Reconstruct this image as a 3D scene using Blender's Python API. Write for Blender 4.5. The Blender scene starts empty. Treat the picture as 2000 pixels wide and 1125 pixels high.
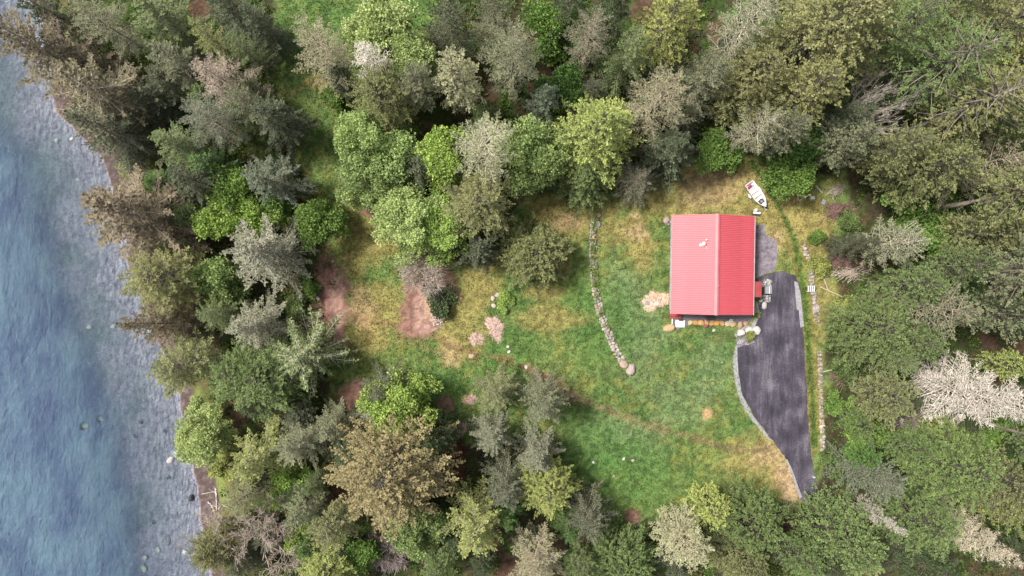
import bpy, bmesh, math, random
import numpy as np

# ------------------------------------------------------------------ camera, sky, sun, exposure
S = bpy.context.scene
COL = S.collection
H = 88.89                      # camera height above the lawn; 15 px of the photograph = 1 m on the ground
cam_d = bpy.data.cameras.new('camera')
cam_d.lens = 24.0; cam_d.sensor_width = 36.0
cam_d.clip_start = 1.0; cam_d.clip_end = 3000.0
cam = bpy.data.objects.new('camera', cam_d); COL.objects.link(cam)
cam.location = (0, 0, H)
S.camera = cam

SUN_EL, SUN_AZ = 57.0, -68.0   # azimuth clockwise from +Y (picture top): light from the upper left
W = bpy.data.worlds.new('World'); S.world = W; W.use_nodes = True
wn = W.node_tree.nodes; wl = W.node_tree.links
sky = wn.new('ShaderNodeTexSky'); sky.sky_type = 'NISHITA'; sky.sun_disc = False
sky.sun_elevation = math.radians(SUN_EL); sky.sun_rotation = math.radians(SUN_AZ)
sky.air_density = 1.0; sky.dust_density = 3.0; sky.ozone_density = 1.0
hs = wn.new('ShaderNodeHueSaturation'); hs.inputs['Saturation'].default_value = 0.30
wl.new(sky.outputs[0], hs.inputs['Color'])
wl.new(hs.outputs[0], wn['Background'].inputs['Color'])
wn['Background'].inputs['Strength'].default_value = 0.10
sd = bpy.data.lights.new('sun', 'SUN'); sd.energy = 3.4; sd.angle = math.radians(12); sd.color = (1, 0.95, 0.87)
sun = bpy.data.objects.new('sun', sd); COL.objects.link(sun)
el, az = math.radians(SUN_EL), math.radians(SUN_AZ)
from mathutils import Vector
sdir = Vector((math.sin(az)*math.cos(el), math.cos(az)*math.cos(el), math.sin(el)))
sun.rotation_euler = sdir.to_track_quat('Z', 'Y').to_euler()
S.view_settings.view_transform = 'Standard'; S.view_settings.look = 'None'
S.view_settings.exposure = 0.58; S.view_settings.gamma = 1.0
S.view_settings.use_curve_mapping = False
S.render.engine = 'CYCLES'

rng = np.random.default_rng(7)
random.seed(7)
TAU = 2*math.pi
SEA = -2.0

# ------------------------------------------------------------------ helpers
def at(px, py, z=0.0):
    """point of the place at height z that the photograph shows at (px, py)"""
    k = (H - z)/H/15.0
    return ((px-1000)*k, (562.5-py)*k)

def h2(ix, iy, seed):
    n = (ix.astype(np.int64)*374761393 + iy.astype(np.int64)*668265263 + seed*1442695) & 0x7fffffff
    n = ((n ^ (n >> 13))*1274126177) & 0x7fffffff
    return ((n ^ (n >> 16)) & 0xffff)/65535.0
def vnoise(x, y, seed=0):
    ix = np.floor(x); iy = np.floor(y); fx = x-ix; fy = y-iy
    fx = fx*fx*(3-2*fx); fy = fy*fy*(3-2*fy)
    a = h2(ix, iy, seed); b = h2(ix+1, iy, seed); c = h2(ix, iy+1, seed); d = h2(ix+1, iy+1, seed)
    return (a*(1-fx)+b*fx)*(1-fy) + (c*(1-fx)+d*fx)*fy
def fbm(x, y, seed=0, oct=4):
    s = 0; a = 0.5; t = 0
    for o in range(oct):
        s = s + a*vnoise(x*2**o, y*2**o, seed+o*17); t += a; a *= 0.5
    return s/t
def smooth(e0, e1, x):
    t = np.clip((x-e0)/(e1-e0), 0, 1); return t*t*(3-2*t)

def mesh_np(name, V, F, attrs=None, cols=None, smooth_=False):
    V = np.asarray(V, np.float32); F = np.asarray(F, np.int32); k = F.shape[1]
    me = bpy.data.meshes.new(name)
    me.vertices.add(len(V)); me.vertices.foreach_set('co', V.ravel())
    me.loops.add(F.size); me.loops.foreach_set('vertex_index', F.ravel())
    me.polygons.add(len(F)); me.polygons.foreach_set('loop_start', np.arange(0, F.size, k, dtype=np.int32))
    if smooth_: me.polygons.foreach_set('use_smooth', np.ones(len(F), bool))
    for an, av in (attrs or {}).items():
        a = me.attributes.new(an, 'FLOAT', 'POINT'); a.data.foreach_set('value', np.asarray(av, np.float32))
    if cols is not None:
        a = me.attributes.new('Col', 'FLOAT_COLOR', 'POINT')
        c = np.ones((len(V), 4), np.float32); c[:, :3] = cols; a.data.foreach_set('color', c.ravel())
    me.update(calc_edges=True)
    return me

def obj(name, me, mat=None, parent=None, loc=None, rot=None, scale=None):
    o = bpy.data.objects.new(name, me); COL.objects.link(o)
    if mat is not None and me is not None and len(me.materials) == 0: me.materials.append(mat)
    if parent is not None: o.parent = parent
    if loc is not None: o.location = loc
    if rot is not None: o.rotation_euler = rot
    if scale is not None: o.scale = scale
    return o
def tag(o, label, cat, group=None):
    o['label'] = label; o['category'] = cat
    if group: o['group'] = group
    return o
def thing(name, label, cat, loc=(0, 0, 0), rz=0, group=None):
    o = bpy.data.objects.new(name, None); COL.objects.link(o); o.empty_display_size = 0.3
    o.location = loc; o.rotation_euler = (0, 0, rz)
    return tag(o, label, cat, group)
def struct(o): o['kind'] = 'structure'; return o

class MB:
    """collects shapes into one mesh"""
    def __init__(s): s.bm = bmesh.new()
    def box(s, c, d, rz=0, bev=0.0, rx=0, ry=0):
        from mathutils import Matrix, Euler
        m = Matrix.Translation(c) @ Euler((rx, ry, rz)).to_matrix().to_4x4() @ Matrix.Diagonal((d[0], d[1], d[2], 1))
        r = bmesh.ops.create_cube(s.bm, size=1, matrix=m)
        if bev:
            es = list({e for v in r['verts'] for e in v.link_edges})
            bmesh.ops.bevel(s.bm, geom=es, offset=bev, segments=1, affect='EDGES')
        return s
    def cyl(s, p0, p1, r0, r1=None, n=10):
        p0 = Vector(p0); p1 = Vector(p1); r1 = r0 if r1 is None else r1
        q = (p1-p0).to_track_quat('Z', 'Y')
        a = [s.bm.verts.new(p0 + q @ Vector((r0*math.cos(TAU*i/n), r0*math.sin(TAU*i/n), 0))) for i in range(n)]
        b = [s.bm.verts.new(p1 + q @ Vector((r1*math.cos(TAU*i/n), r1*math.sin(TAU*i/n), 0))) for i in range(n)]
        for i in range(n): s.bm.faces.new((a[i], a[(i+1) % n], b[(i+1) % n], b[i]))
        s.bm.faces.new(a[::-1]); s.bm.faces.new(b)
        return s
    def torus(s, c, R, r, n=20, k=8):
        g = [[s.bm.verts.new((c[0]+(R+r*math.cos(TAU*j/k))*math.cos(TAU*i/n), c[1]+(R+r*math.cos(TAU*j/k))*math.sin(TAU*i/n), c[2]+r*math.sin(TAU*j/k))) for j in range(k)] for i in range(n)]
        for i in range(n):
            for j in range(k): s.bm.faces.new((g[i][j], g[(i+1) % n][j], g[(i+1) % n][(j+1) % k], g[i][(j+1) % k]))
        return s
    def mesh(s, name, sm=False):
        me = bpy.data.meshes.new(name); s.bm.normal_update(); s.bm.to_mesh(me); s.bm.free()
        if sm:
            for p in me.polygons: p.use_smooth = True
        return me

def poly_dist(px, py, poly):
    """signed distance (positive inside) of points to a polygon, all in the same units"""
    P = np.asarray(poly, float); n = len(P)
    d = np.full(px.shape, 1e9); ins = np.zeros(px.shape, bool)
    for i in range(n):
        a = P[i]; b = P[(i+1) % n]; e = b-a
        t = np.clip(((px-a[0])*e[0]+(py-a[1])*e[1])/(e@e+1e-9), 0, 1)
        d = np.minimum(d, np.hypot(px-a[0]-t*e[0], py-a[1]-t*e[1]))
        c = (a[1] > py) != (b[1] > py)
        with np.errstate(divide='ignore', invalid='ignore'):
            xi = (b[0]-a[0])*(py-a[1])/(b[1]-a[1]+1e-12)+a[0]
        ins ^= c & (px < xi)
    return np.where(ins, d, -d)
def line_dist(px, py, pts):
    d = np.full(px.shape, 1e9); P = np.asarray(pts, float)
    for a, b in zip(P[:-1], P[1:]):
        e = b-a; t = np.clip(((px-a[0])*e[0]+(py-a[1])*e[1])/(e@e+1e-9), 0, 1)
        d = np.minimum(d, np.hypot(px-a[0]-t*e[0], py-a[1]-t*e[1]))
    return d

# ------------------------------------------------------------------ materials
def newmat(name):
    m = bpy.data.materials.new(name); m.use_nodes = True
    nt = m.node_tree; b = nt.nodes['Principled BSDF']
    return m, nt.nodes, nt.links, b
def noise_col(nd, ln, c0, c1, scale, detail=4, coord='Object', lo=0.35, hi=0.65):
    tc = nd.new('ShaderNodeTexCoord'); n = nd.new('ShaderNodeTexNoise'); n.inputs['Scale'].default_value = scale
    n.inputs['Detail'].default_value = detail
    ln.new(tc.outputs[coord], n.inputs['Vector'])
    r = nd.new('ShaderNodeValToRGB'); r.color_ramp.elements[0].position = lo; r.color_ramp.elements[1].position = hi
    r.color_ramp.elements[0].color = (*c0, 1); r.color_ramp.elements[1].color = (*c1, 1)
    ln.new(n.outputs['Fac'], r.inputs['Fac'])
    return r.outputs['Color'], n
def bump(nd, ln, b, src, strength, dist):
    bp = nd.new('ShaderNodeBump'); bp.inputs['Strength'].default_value = strength; bp.inputs['Distance'].default_value = dist
    ln.new(src, bp.inputs['Height']); ln.new(bp.outputs[0], b.inputs['Normal'])
def simple(name, c0, c1=None, scale=6, rough=0.8, bmp=0.0, dist=0.02, metal=0.0, coord='Object', spec=None):
    m, nd, ln, b = newmat(name)
    c1 = c1 or tuple(x*0.75 for x in c0)
    col, n = noise_col(nd, ln, c0, c1, scale, 10 if name == 'crushed_rock' else 4, coord=coord); n.inputs['Roughness'].default_value = 0.8 if name == 'crushed_rock' else 0.5; ln.new(col, b.inputs['Base Color'])
    b.inputs['Roughness'].default_value = rough; b.inputs['Metallic'].default_value = metal
    if spec is not None: b.inputs['Specular IOR Level'].default_value = spec
    if bmp: bump(nd, ln, b, n.outputs['Fac'], bmp, dist)
    return m

def foliage_mat(name, use_col=False, transl=0.25):
    m, nd, ln, b = newmat(name)
    out = nd['Material Output']
    if use_col:
        c = nd.new('ShaderNodeAttribute'); c.attribute_name = 'Col'; csrc = c.outputs['Color']
    else:
        c = nd.new('ShaderNodeObjectInfo'); csrc = c.outputs['Color']
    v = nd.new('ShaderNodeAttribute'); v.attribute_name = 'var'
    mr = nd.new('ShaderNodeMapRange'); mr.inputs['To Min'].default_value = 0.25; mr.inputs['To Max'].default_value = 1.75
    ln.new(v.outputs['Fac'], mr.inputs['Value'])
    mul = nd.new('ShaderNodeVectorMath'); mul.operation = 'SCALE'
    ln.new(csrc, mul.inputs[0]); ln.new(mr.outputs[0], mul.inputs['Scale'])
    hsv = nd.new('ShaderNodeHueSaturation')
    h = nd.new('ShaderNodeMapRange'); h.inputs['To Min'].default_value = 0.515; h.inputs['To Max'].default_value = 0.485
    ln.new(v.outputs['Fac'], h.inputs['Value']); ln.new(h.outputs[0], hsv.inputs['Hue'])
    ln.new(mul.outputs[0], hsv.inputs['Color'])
    ln.new(hsv.outputs[0], b.inputs['Base Color']); b.inputs['Roughness'].default_value = 0.65
    b.inputs['Specular IOR Level'].default_value = 0.25
    t = nd.new('ShaderNodeBsdfTranslucent'); ln.new(hsv.outputs[0], t.inputs['Color'])
    mx = nd.new('ShaderNodeMixShader'); mx.inputs[0].default_value = transl
    ln.new(b.outputs[0], mx.inputs[1]); ln.new(t.outputs[0], mx.inputs[2]); ln.new(mx.outputs[0], out.inputs['Surface'])
    return m
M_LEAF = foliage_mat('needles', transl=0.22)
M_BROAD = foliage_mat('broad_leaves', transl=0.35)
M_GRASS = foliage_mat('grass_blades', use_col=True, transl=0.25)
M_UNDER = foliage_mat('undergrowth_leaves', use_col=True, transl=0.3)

def bark_mat():
    m, nd, ln, b = newmat('bark')
    oi = nd.new('ShaderNodeObjectInfo')
    col, n = noise_col(nd, ln, (0.55, 0.55, 0.55), (1.25, 1.22, 1.2), 5.0)
    mul = nd.new('ShaderNodeVectorMath'); mul.operation = 'MULTIPLY'
    ln.new(oi.outputs['Color'], mul.inputs[0]); ln.new(col, mul.inputs[1]); ln.new(mul.outputs[0], b.inputs['Base Color'])
    b.inputs['Roughness'].default_value = 0.9; bump(nd, ln, b, n.outputs['Fac'], 0.5, 0.03)
    return m
M_BARK = bark_mat()

def stone_mat():
    m, nd, ln, b = newmat('field_stone')
    oi = nd.new('ShaderNodeObjectInfo')
    col, n = noise_col(nd, ln, (0.62, 0.6, 0.58), (1.15, 1.12, 1.1), 7.0, 6)
    mul = nd.new('ShaderNodeVectorMath'); mul.operation = 'MULTIPLY'
    ln.new(oi.outputs['Color'], mul.inputs[0]); ln.new(col, mul.inputs[1]); ln.new(mul.outputs[0], b.inputs['Base Color'])
    b.inputs['Roughness'].default_value = 0.9; bump(nd, ln, b, n.outputs['Fac'], 0.6, 0.04)
    return m
M_STONE = stone_mat()

def ground_mat():
    m, nd, ln, b = newmat('ground_soil_and_turf')
    a = nd.new('ShaderNodeAttribute'); a.attribute_name = 'Col'
    tc = nd.new('ShaderNodeTexCoord')
    n1 = nd.new('ShaderNodeTexNoise'); n1.inputs['Scale'].default_value = 3.5; n1.inputs['Detail'].default_value = 8; n1.inputs['Roughness'].default_value = 0.75
    ln.new(tc.outputs['Object'], n1.inputs['Vector'])
    r = nd.new('ShaderNodeMapRange'); r.inputs['From Min'].default_value = 0.3; r.inputs['From Max'].default_value = 0.7
    r.inputs['To Min'].default_value = 0.55; r.inputs['To Max'].default_value = 1.45
    ln.new(n1.outputs['Fac'], r.inputs['Value'])
    mul = nd.new('ShaderNodeVectorMath'); mul.operation = 'SCALE'
    ln.new(a.outputs['Color'], mul.inputs[0]); ln.new(r.outputs[0], mul.inputs['Scale'])
    ln.new(mul.outputs[0], b.inputs['Base Color']); b.inputs['Roughness'].default_value = 0.95
    b.inputs['Specular IOR Level'].default_value = 0.1
    bump(nd, ln, b, n1.outputs['Fac'], 0.8, 0.12)
    return m
M_GROUND = ground_mat()

def water_mat():
    m, nd, ln, b = newmat('sea_water')
    nd.remove(b); out = nd['Material Output']
    tc = nd.new('ShaderNodeTexCoord')
    mp = nd.new('ShaderNodeMapping'); mp.inputs['Rotation'].default_value = (0, 0, math.radians(-25)); mp.inputs['Scale'].default_value = (1.0, 0.45, 1)
    ln.new(tc.outputs['Object'], mp.inputs['Vector'])
    n1 = nd.new('ShaderNodeTexNoise'); n1.inputs['Scale'].default_value = 1.5; n1.inputs['Detail'].default_value = 9; n1.inputs['Roughness'].default_value = 0.62
    ln.new(mp.outputs[0], n1.inputs['Vector'])
    bp = nd.new('ShaderNodeBump'); bp.inputs['Strength'].default_value = 1.0; bp.inputs['Distance'].default_value = 0.55
    ln.new(n1.outputs['Fac'], bp.inputs['Height'])
    n2 = nd.new('ShaderNodeTexNoise'); n2.inputs['Scale'].default_value = 0.22; n2.inputs['Detail'].default_value = 9; n2.inputs['Roughness'].default_value = 0.68
    ln.new(mp.outputs[0], n2.inputs['Vector'])
    r2 = nd.new('ShaderNodeValToRGB'); e = r2.color_ramp.elements
    e[0].position = 0.40; e[0].color = (0.058, 0.096, 0.175, 1); e[1].position = 0.60; e[1].color = (0.108, 0.182, 0.25, 1)
    ln.new(n2.outputs['Fac'], r2.inputs['Fac'])
    body = nd.new('ShaderNodeBsdfDiffuse'); ln.new(r2.outputs[0], body.inputs['Color']); ln.new(bp.outputs[0], body.inputs['Normal'])
    tr = nd.new('ShaderNodeBsdfTransparent'); tr.inputs['Color'].default_value = (0.86, 0.95, 0.97, 1)
    d = nd.new('ShaderNodeAttribute'); d.attribute_name = 'depth'
    mul = nd.new('ShaderNodeMath'); mul.operation = 'MULTIPLY'; mul.inputs[1].default_value = -0.68; ln.new(d.outputs['Fac'], mul.inputs[0])
    ex = nd.new('ShaderNodeMath'); ex.operation = 'EXPONENT'; ln.new(mul.outputs[0], ex.inputs[0])
    mx = nd.new('ShaderNodeMixShader'); ln.new(ex.outputs[0], mx.inputs[0]); ln.new(body.outputs[0], mx.inputs[1]); ln.new(tr.outputs[0], mx.inputs[2])
    gl = nd.new('ShaderNodeBsdfGlossy'); gl.inputs['Roughness'].default_value = 0.12; ln.new(bp.outputs[0], gl.inputs['Normal'])
    fr = nd.new('ShaderNodeFresnel'); fr.inputs['IOR'].default_value = 1.34; ln.new(bp.outputs[0], fr.inputs['Normal'])
    m2 = nd.new('ShaderNodeMixShader'); ln.new(fr.outputs[0], m2.inputs[0]); ln.new(mx.outputs[0], m2.inputs[1]); ln.new(gl.outputs[0], m2.inputs[2])
    ln.new(m2.outputs[0], out.inputs['Surface'])
    return m
M_WATER = water_mat()

def asphalt_mat():
    m, nd, ln, b = newmat('worn_asphalt')
    tc = nd.new('ShaderNodeTexCoord')
    mp = nd.new('ShaderNodeMapping'); mp.inputs['Scale'].default_value = (1.6, 0.25, 1); ln.new(tc.outputs['Object'], mp.inputs['Vector'])
    n1 = nd.new('ShaderNodeTexNoise'); n1.inputs['Scale'].default_value = 0.9; n1.inputs['Detail'].default_value = 8; n1.inputs['Roughness'].default_value = 0.7
    ln.new(mp.outputs[0], n1.inputs['Vector'])
    n2 = nd.new('ShaderNodeTexNoise'); n2.inputs['Scale'].default_value = 7; n2.inputs['Detail'].default_value = 6; n2.inputs['Roughness'].default_value = 0.8
    ln.new(tc.outputs['Object'], n2.inputs['Vector'])
    n3 = nd.new('ShaderNodeTexNoise'); n3.inputs['Scale'].default_value = 0.35; n3.inputs['Detail'].default_value = 3; ln.new(tc.outputs['Object'], n3.inputs['Vector'])
    ad = nd.new('ShaderNodeMath'); ad.operation = 'ADD'; ln.new(n1.outputs['Fac'], ad.inputs[0]); ln.new(n2.outputs['Fac'], ad.inputs[1])
    a2 = nd.new('ShaderNodeMath'); a2.operation = 'ADD'; ln.new(ad.outputs[0], a2.inputs[0]); ln.new(n3.outputs['Fac'], a2.inputs[1])
    r = nd.new('ShaderNodeValToRGB'); e = r.color_ramp.elements
    e[0].position = 0.0; e[0].color = (0.030, 0.027, 0.036, 1); e[1].position = 1.0; e[1].color = (0.20, 0.18, 0.21, 1)
    x = e.new(0.5); x.color = (0.075, 0.066, 0.088, 1)
    mr = nd.new('ShaderNodeMapRange'); mr.inputs['From Min'].default_value = 1.2; mr.inputs['From Max'].default_value = 1.85
    ln.new(a2.outputs[0], mr.inputs['Value']); ln.new(mr.outputs[0], r.inputs['Fac']); ln.new(r.outputs[0], b.inputs['Base Color'])
    b.inputs['Roughness'].default_value = 0.9; b.inputs['Specular IOR Level'].default_value = 0.2
    bump(nd, ln, b, n2.outputs['Fac'], 0.5, 0.02)
    return m
M_ASPHALT = asphalt_mat()
M_CONC = simple('weathered_concrete', (0.36, 0.35, 0.37), (0.26, 0.25, 0.27), 3, 0.9, 0.3)
M_GRAVEL = simple('grey_gravel', (0.10, 0.093, 0.10), (0.25, 0.23, 0.245), 9, 0.95, 1.0, 0.05)
M_PAD = simple('crushed_rock', (0.085, 0.072, 0.088), (0.34, 0.30, 0.34), 1.1, 0.95, 0.8, 0.03)
M_ROOF = simple('red_painted_steel', (0.64, 0.125, 0.155), (0.58, 0.11, 0.135), 0.7, 0.46, spec=0.45)
M_AWN = simple('red_awning_steel', (0.42, 0.07, 0.08), (0.37, 0.06, 0.07), 1.2, 0.5)
M_TRIM = simple('pale_trim', (0.62, 0.55, 0.54), (0.5, 0.44, 0.44), 2, 0.6)
M_WALL = simple('pale_siding', (0.42, 0.39, 0.35), (0.36, 0.33, 0.3), 2, 0.8)
M_REDWOOD = simple('red_stained_wood', (0.36, 0.07, 0.06), (0.28, 0.05, 0.045), 4, 0.75)
M_WHITE = simple('white_paint', (0.8, 0.8, 0.8), (0.7, 0.7, 0.7), 2, 0.5)
M_BOAT = simple('white_gelcoat', (0.78, 0.79, 0.8), (0.68, 0.69, 0.7), 1.5, 0.35)
M_DARK = simple('dark_grey_plastic', (0.035, 0.035, 0.04), (0.06, 0.06, 0.065), 4, 0.6)
M_GREY = simple('grey_metal', (0.3, 0.31, 0.33), (0.22, 0.23, 0.25), 4, 0.5)
M_PINK = simple('magenta_fabric', (0.5, 0.03, 0.13), (0.4, 0.02, 0.1), 6, 0.8)
M_TEAL = simple('turquoise_glaze', (0.12, 0.5, 0.42), (0.3, 0.6, 0.52), 5, 0.4)
M_GLASS = simple('window_glass', (0.02, 0.025, 0.03), (0.03, 0.035, 0.04), 1, 0.08)
M_TIMBER = simple('weathered_timber', (0.26, 0.19, 0.15), (0.17, 0.12, 0.1), 3, 0.85, 0.4)
M_PALEWOOD = simple('sun_bleached_wood', (0.6, 0.5, 0.43), (0.46, 0.37, 0.31), 3, 0.85, 0.4)
M_CHIP = simple('fresh_wood_chips', (0.66, 0.48, 0.42), (0.36, 0.24, 0.2), 6, 0.95, 1.0, 0.06)
M_CHIP2 = simple('yellowish_wood_chips', (0.70, 0.54, 0.42), (0.42, 0.29, 0.19), 5, 0.95, 1.0, 0.06)
M_BRUSH = simple('dry_brush', (0.20, 0.10, 0.09), (0.32, 0.2, 0.18), 4, 0.9)
M_FLOWER = simple('pale_pink_petals', (0.7, 0.5, 0.58), (0.75, 0.7, 0.7), 8, 0.8)

# ------------------------------------------------------------------ terrain
SH_Y = np.array([at(0, p, SEA)[1] for p in (1400, 1160, 1090, 1010, 940, 860, 790, 720, 640, 560, 500, 400, 310, 260, 220, 100, 40, 0, -40, -300)])
SH_X = np.array([at(p, 0, SEA)[0] for p in (440, 414, 404, 393, 384, 372, 352, 325, 292, 272, 247, 226, 200, 152, 108, 92, 84, 56, 20, -120)])
def shore_x(y):
    o = np.argsort(SH_Y); return np.interp(y, SH_Y[o], SH_X[o])
def shore_d(x, y):
    return x - shore_x(y) + (fbm(x*0.35, y*0.35, 91)-0.5)*1.6
LAWN = [(530,-90),(900,-90),(860,60),(720,120),(690,300),(740,430),(900,520),(1030,380),(1100,380),(1240,380),(1330,310),(1480,290),(1570,350),(1655,330),(1665,430),(1615,480),(1640,560),(1615,700),(1612,900),(1600,990),(1480,975),(1380,975),(1280,1025),(1200,1025),(1100,960),(1090,850),(930,880),(830,820),(700,810),(640,790),(625,690),(655,560),(620,430),(560,300),(530,150)]
DITCH = [(1470,318),(1503,370),(1530,420),(1552,470),(1563,520),(1570,570),(1578,640),(1584,720),(1588,800),(1592,870)]
def at_poly(P, z=0.0): return [at(a, b, z) for a, b in P]
LAWN_W = at_poly(LAWN); DITCH_W = at_poly(DITCH)
def gz(x, y):
    x = np.asarray(x, float); y = np.asarray(y, float)
    d = shore_d(x, y)
    z = np.interp(d, [-400, -60, -22, -15, -10.5, -8.5, 0, 2.2, 4.6, 7.0], [-40, -12, -6.5, -4.8, -3.5, -2.75, SEA, SEA+0.28, -0.15, 0.0])
    ld = poly_dist(x, y, LAWN_W)
    rough = smooth(0.5, -4, ld)*smooth(4, 8, d)
    z = z + rough*(fbm(x*0.3, y*0.3, 5)-0.45)*0.7
    z = z - 0.13*smooth(0.75, 0.1, line_dist(x, y, DITCH_W))
    z = z + smooth(-1, -3, d)*(fbm(x*0.8, y*0.8, 8)-0.5)*0.35
    return z
def gz1(x, y): return float(gz(np.array([x]), np.array([y]))[0])

def axis(lo, hi, step, far):
    a = list(np.arange(lo, hi+1e-6, step)); s = step; x = hi; up = []
    while x < far: s *= 1.35; x += s; up.append(x)
    s = step; x = lo; dn = []
    while x > -far: s *= 1.35; x -= s; dn.append(x)
    return np.array(dn[::-1]+a+up)

def P(c): return np.array(c)
def paint(x, y):
    """ground colour: what grows or lies there"""
    px = x*15+1000; py = 562.5-y*15
    n1 = fbm(x*0.22, y*0.22, 1); n2 = fbm(x*0.7, y*0.7, 2); n3 = fbm(x*2.2, y*2.2, 3, 3); n4 = fbm(x*0.1, y*0.1, 4)
    c = np.zeros(x.shape+(3,))
    def lay(col, a): 
        nonlocal c
        c = c*(1-a[..., None]) + P(col)*a[..., None]
    one = np.ones(x.shape)
    # forest floor
    lay((0.060, 0.052, 0.030), one)
    lay((0.050, 0.075, 0.022), smooth(0.45, 0.6, n2))
    lay((0.11, 0.062, 0.045), smooth(0.55, 0.66, n1)*0.8)
    # lawn
    ld = poly_dist(px, py, LAWN)
    lawn = smooth(-8, 14, ld+(n2-0.5)*40)
    lay((0.135, 0.185, 0.060), lawn)
    lay((0.090, 0.160, 0.045), lawn*smooth(0.45, 0.62, n2)*0.8)
    lay((0.16, 0.215, 0.065), lawn*smooth(0.5, 0.68, n1)*0.7)
    lay((0.23, 0.22, 0.06), lawn*smooth(0.5, 0.72, fbm(x*0.9, y*0.9, 21))*0.55)
    # blue-green lush patches
    def blob(cx, cy, rx, ry, soft=0.5, nz=0.9):
        d = np.hypot((px-cx)/rx, (py-cy)/ry) + (n2-0.5)*nz + (n3-0.5)*nz*0.6
        return smooth(1+soft*0.5, 1-soft*0.5, d)
    for b in ((1250,660,60,80),(1215,560,35,60),(1330,790,60,50),(1180,850,60,50),(1240,860,60,50),(1390,720,50,60)):
        lay((0.15, 0.215, 0.10), blob(*b, 1.0)*0.5)
    for b in ((1180,640,60,70),(980,680,70,50),(1160,880,70,60),(1230,930,90,60),(1010,570,40,30),(620,60,80,60),(780,20,80,40),(720,540,30,40),(1130,600,40,60),(850,760,60,40)):
        lay((0.085, 0.168, 0.045), blob(*b, 1.0)*0.7)
    # dry, yellowing turf
    for b in ((1330,380,170,55),(1085,395,70,32),(1440,360,90,50),(1120,420,70,45),(1220,450,45,30),(1560,400,70,55),(1590,470,45,70),(1520,440,60,70),(1250,490,30,40),
              (700,480,40,70),(740,600,60,50),(900,640,50,70),(930,560,50,40),(1060,570,40,15),(720,660,60,40),(1490,900,70,50),(1540,930,40,60),(760,450,45,40),(960,510,60,25),
              (1610,600,30,80),(1590,760,18,120),(1100,500,15,40),(1080,620,60,25),(640,160,40,15)):
        lay((0.295, 0.245, 0.090), blob(*b, 0.9)*0.75*lawn)
    for b in ((1380,375,60,30),(1110,435,30,15),(1245,455,22,14),(1245,420,12,8),(1500,890,35,25),(1535,935,25,35),(880,690,20,25),(700,600,30,40),(1515,470,14,20),(1400,345,60,10)):
        lay((0.40, 0.29, 0.165), blob(*b, 0.9)*0.65*lawn)
    # wheel tracks and worn lines
    for pts, w, col, s in (
        ([(1020,715),(1060,740),(1110,770),(1170,795),(1250,825),(1340,850),(1440,880),(1500,880)], 11, (0.20,0.145,0.08), 0.6),
        ([(690,615),(760,632),(830,650),(900,680),(1000,705)], 9, (0.24,0.15,0.08), 0.6),
        ([(690,640),(770,655),(850,690)], 7, (0.24,0.17,0.08), 0.45),
        ([(560,190),(600,165),(640,150)], 8, (0.25,0.2,0.09), 0.6),
        ([(1030,720),(1075,745),(1120,775)], 10, (0.22,0.13,0.095), 0.7)):
        d = line_dist(px, py, pts)+(n2-0.5)*14+(n3-0.5)*10
        lay(col, smooth(w, w*0.3, d)*s)
    # reddish bark mulch and soil
    for b in ((655,600,28,85),(610,620,45,60),(640,530,22,40),(820,600,34,52),(850,560,48,45),(690,772,38,30),(1235,1010,16,14),(868,790,20,16),(1065,745,30,14),(815,640,40,15),
              (655,205,22,10),(735,415,25,12)):
        lay((0.25, 0.135, 0.11), blob(*b, 0.5)*0.92)
    for b in ((657,590,14,70),(835,640,20,10),(865,570,22,30),(822,600,14,45)):
        lay((0.41, 0.255, 0.21), blob(*b, 0.7)*0.7)
    for b in ((835,565,12,40),(850,610,14,20),(915,780,13,9),(897,835,17,12),(1430,870,0.1,0.1)):
        lay((0.52, 0.36, 0.24), blob(*b, 0.6)*0.85)
    lay((0.13, 0.04, 0.03), blob(890, 900, 16, 60, 0.6)*0.7)
    # bare sand by the drive end and in the lawn
    lay((0.42, 0.31, 0.19), blob(1545, 930, 22, 60, 0.8)*0.75)
    lay((0.46, 0.30, 0.16), blob(1381, 809, 11, 13, 0.3, 0.5)*0.9)
    lay((0.46, 0.34, 0.20), blob(840, 540, 10, 10, 0.3, 0.5)*0.5)
    # lush grass in the swale
    dd = line_dist(px, py, DITCH)+(n2-0.5)*7
    lay((0.21, 0.19, 0.055), smooth(17, 10, dd)*0.6*smooth(450, 520, py))
    lay((0.065, 0.130, 0.030), smooth(7, 3, dd)*0.85)
    c = c*(0.72+0.56*smooth(0.3, 0.7, vnoise(x*2.6, y*2.6, 55)*0.6+n3*0.4))[..., None]
    # beach and sea bed
    d = shore_d(x, y)
    lay((0.17, 0.16, 0.06), smooth(8, 5.5, d)*0.5)
    lay((0.20, 0.25, 0.07), smooth(5.5, 4.2, d)*smooth(0.45, 0.6, n1)*0.8)
    g = smooth(3.4, 2.7, d+(n2-0.5)*1.2)
    lay((0.105, 0.075, 0.07), g)
    lay((0.20, 0.155, 0.15), g*smooth(0.5, 0.65, n3)*0.7)
    s = smooth(0.35, -0.1, d+(n2-0.5)*0.4)
    lay((0.40, 0.36, 0.42), s)
    lay((0.235, 0.21, 0.26), s*smooth(0.44, 0.6, n3)*0.85)
    lay((0.50, 0.46, 0.49), s*smooth(0.6, 0.7, fbm(x*3, y*3, 33, 2))*0.6)
    lay((0.13, 0.18, 0.15), smooth(-2, -9, d)*smooth(0.42, 0.6, n1)*0.7)
    lay((0.06, 0.10, 0.11), smooth(-8, -14, d))
    return c

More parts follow.
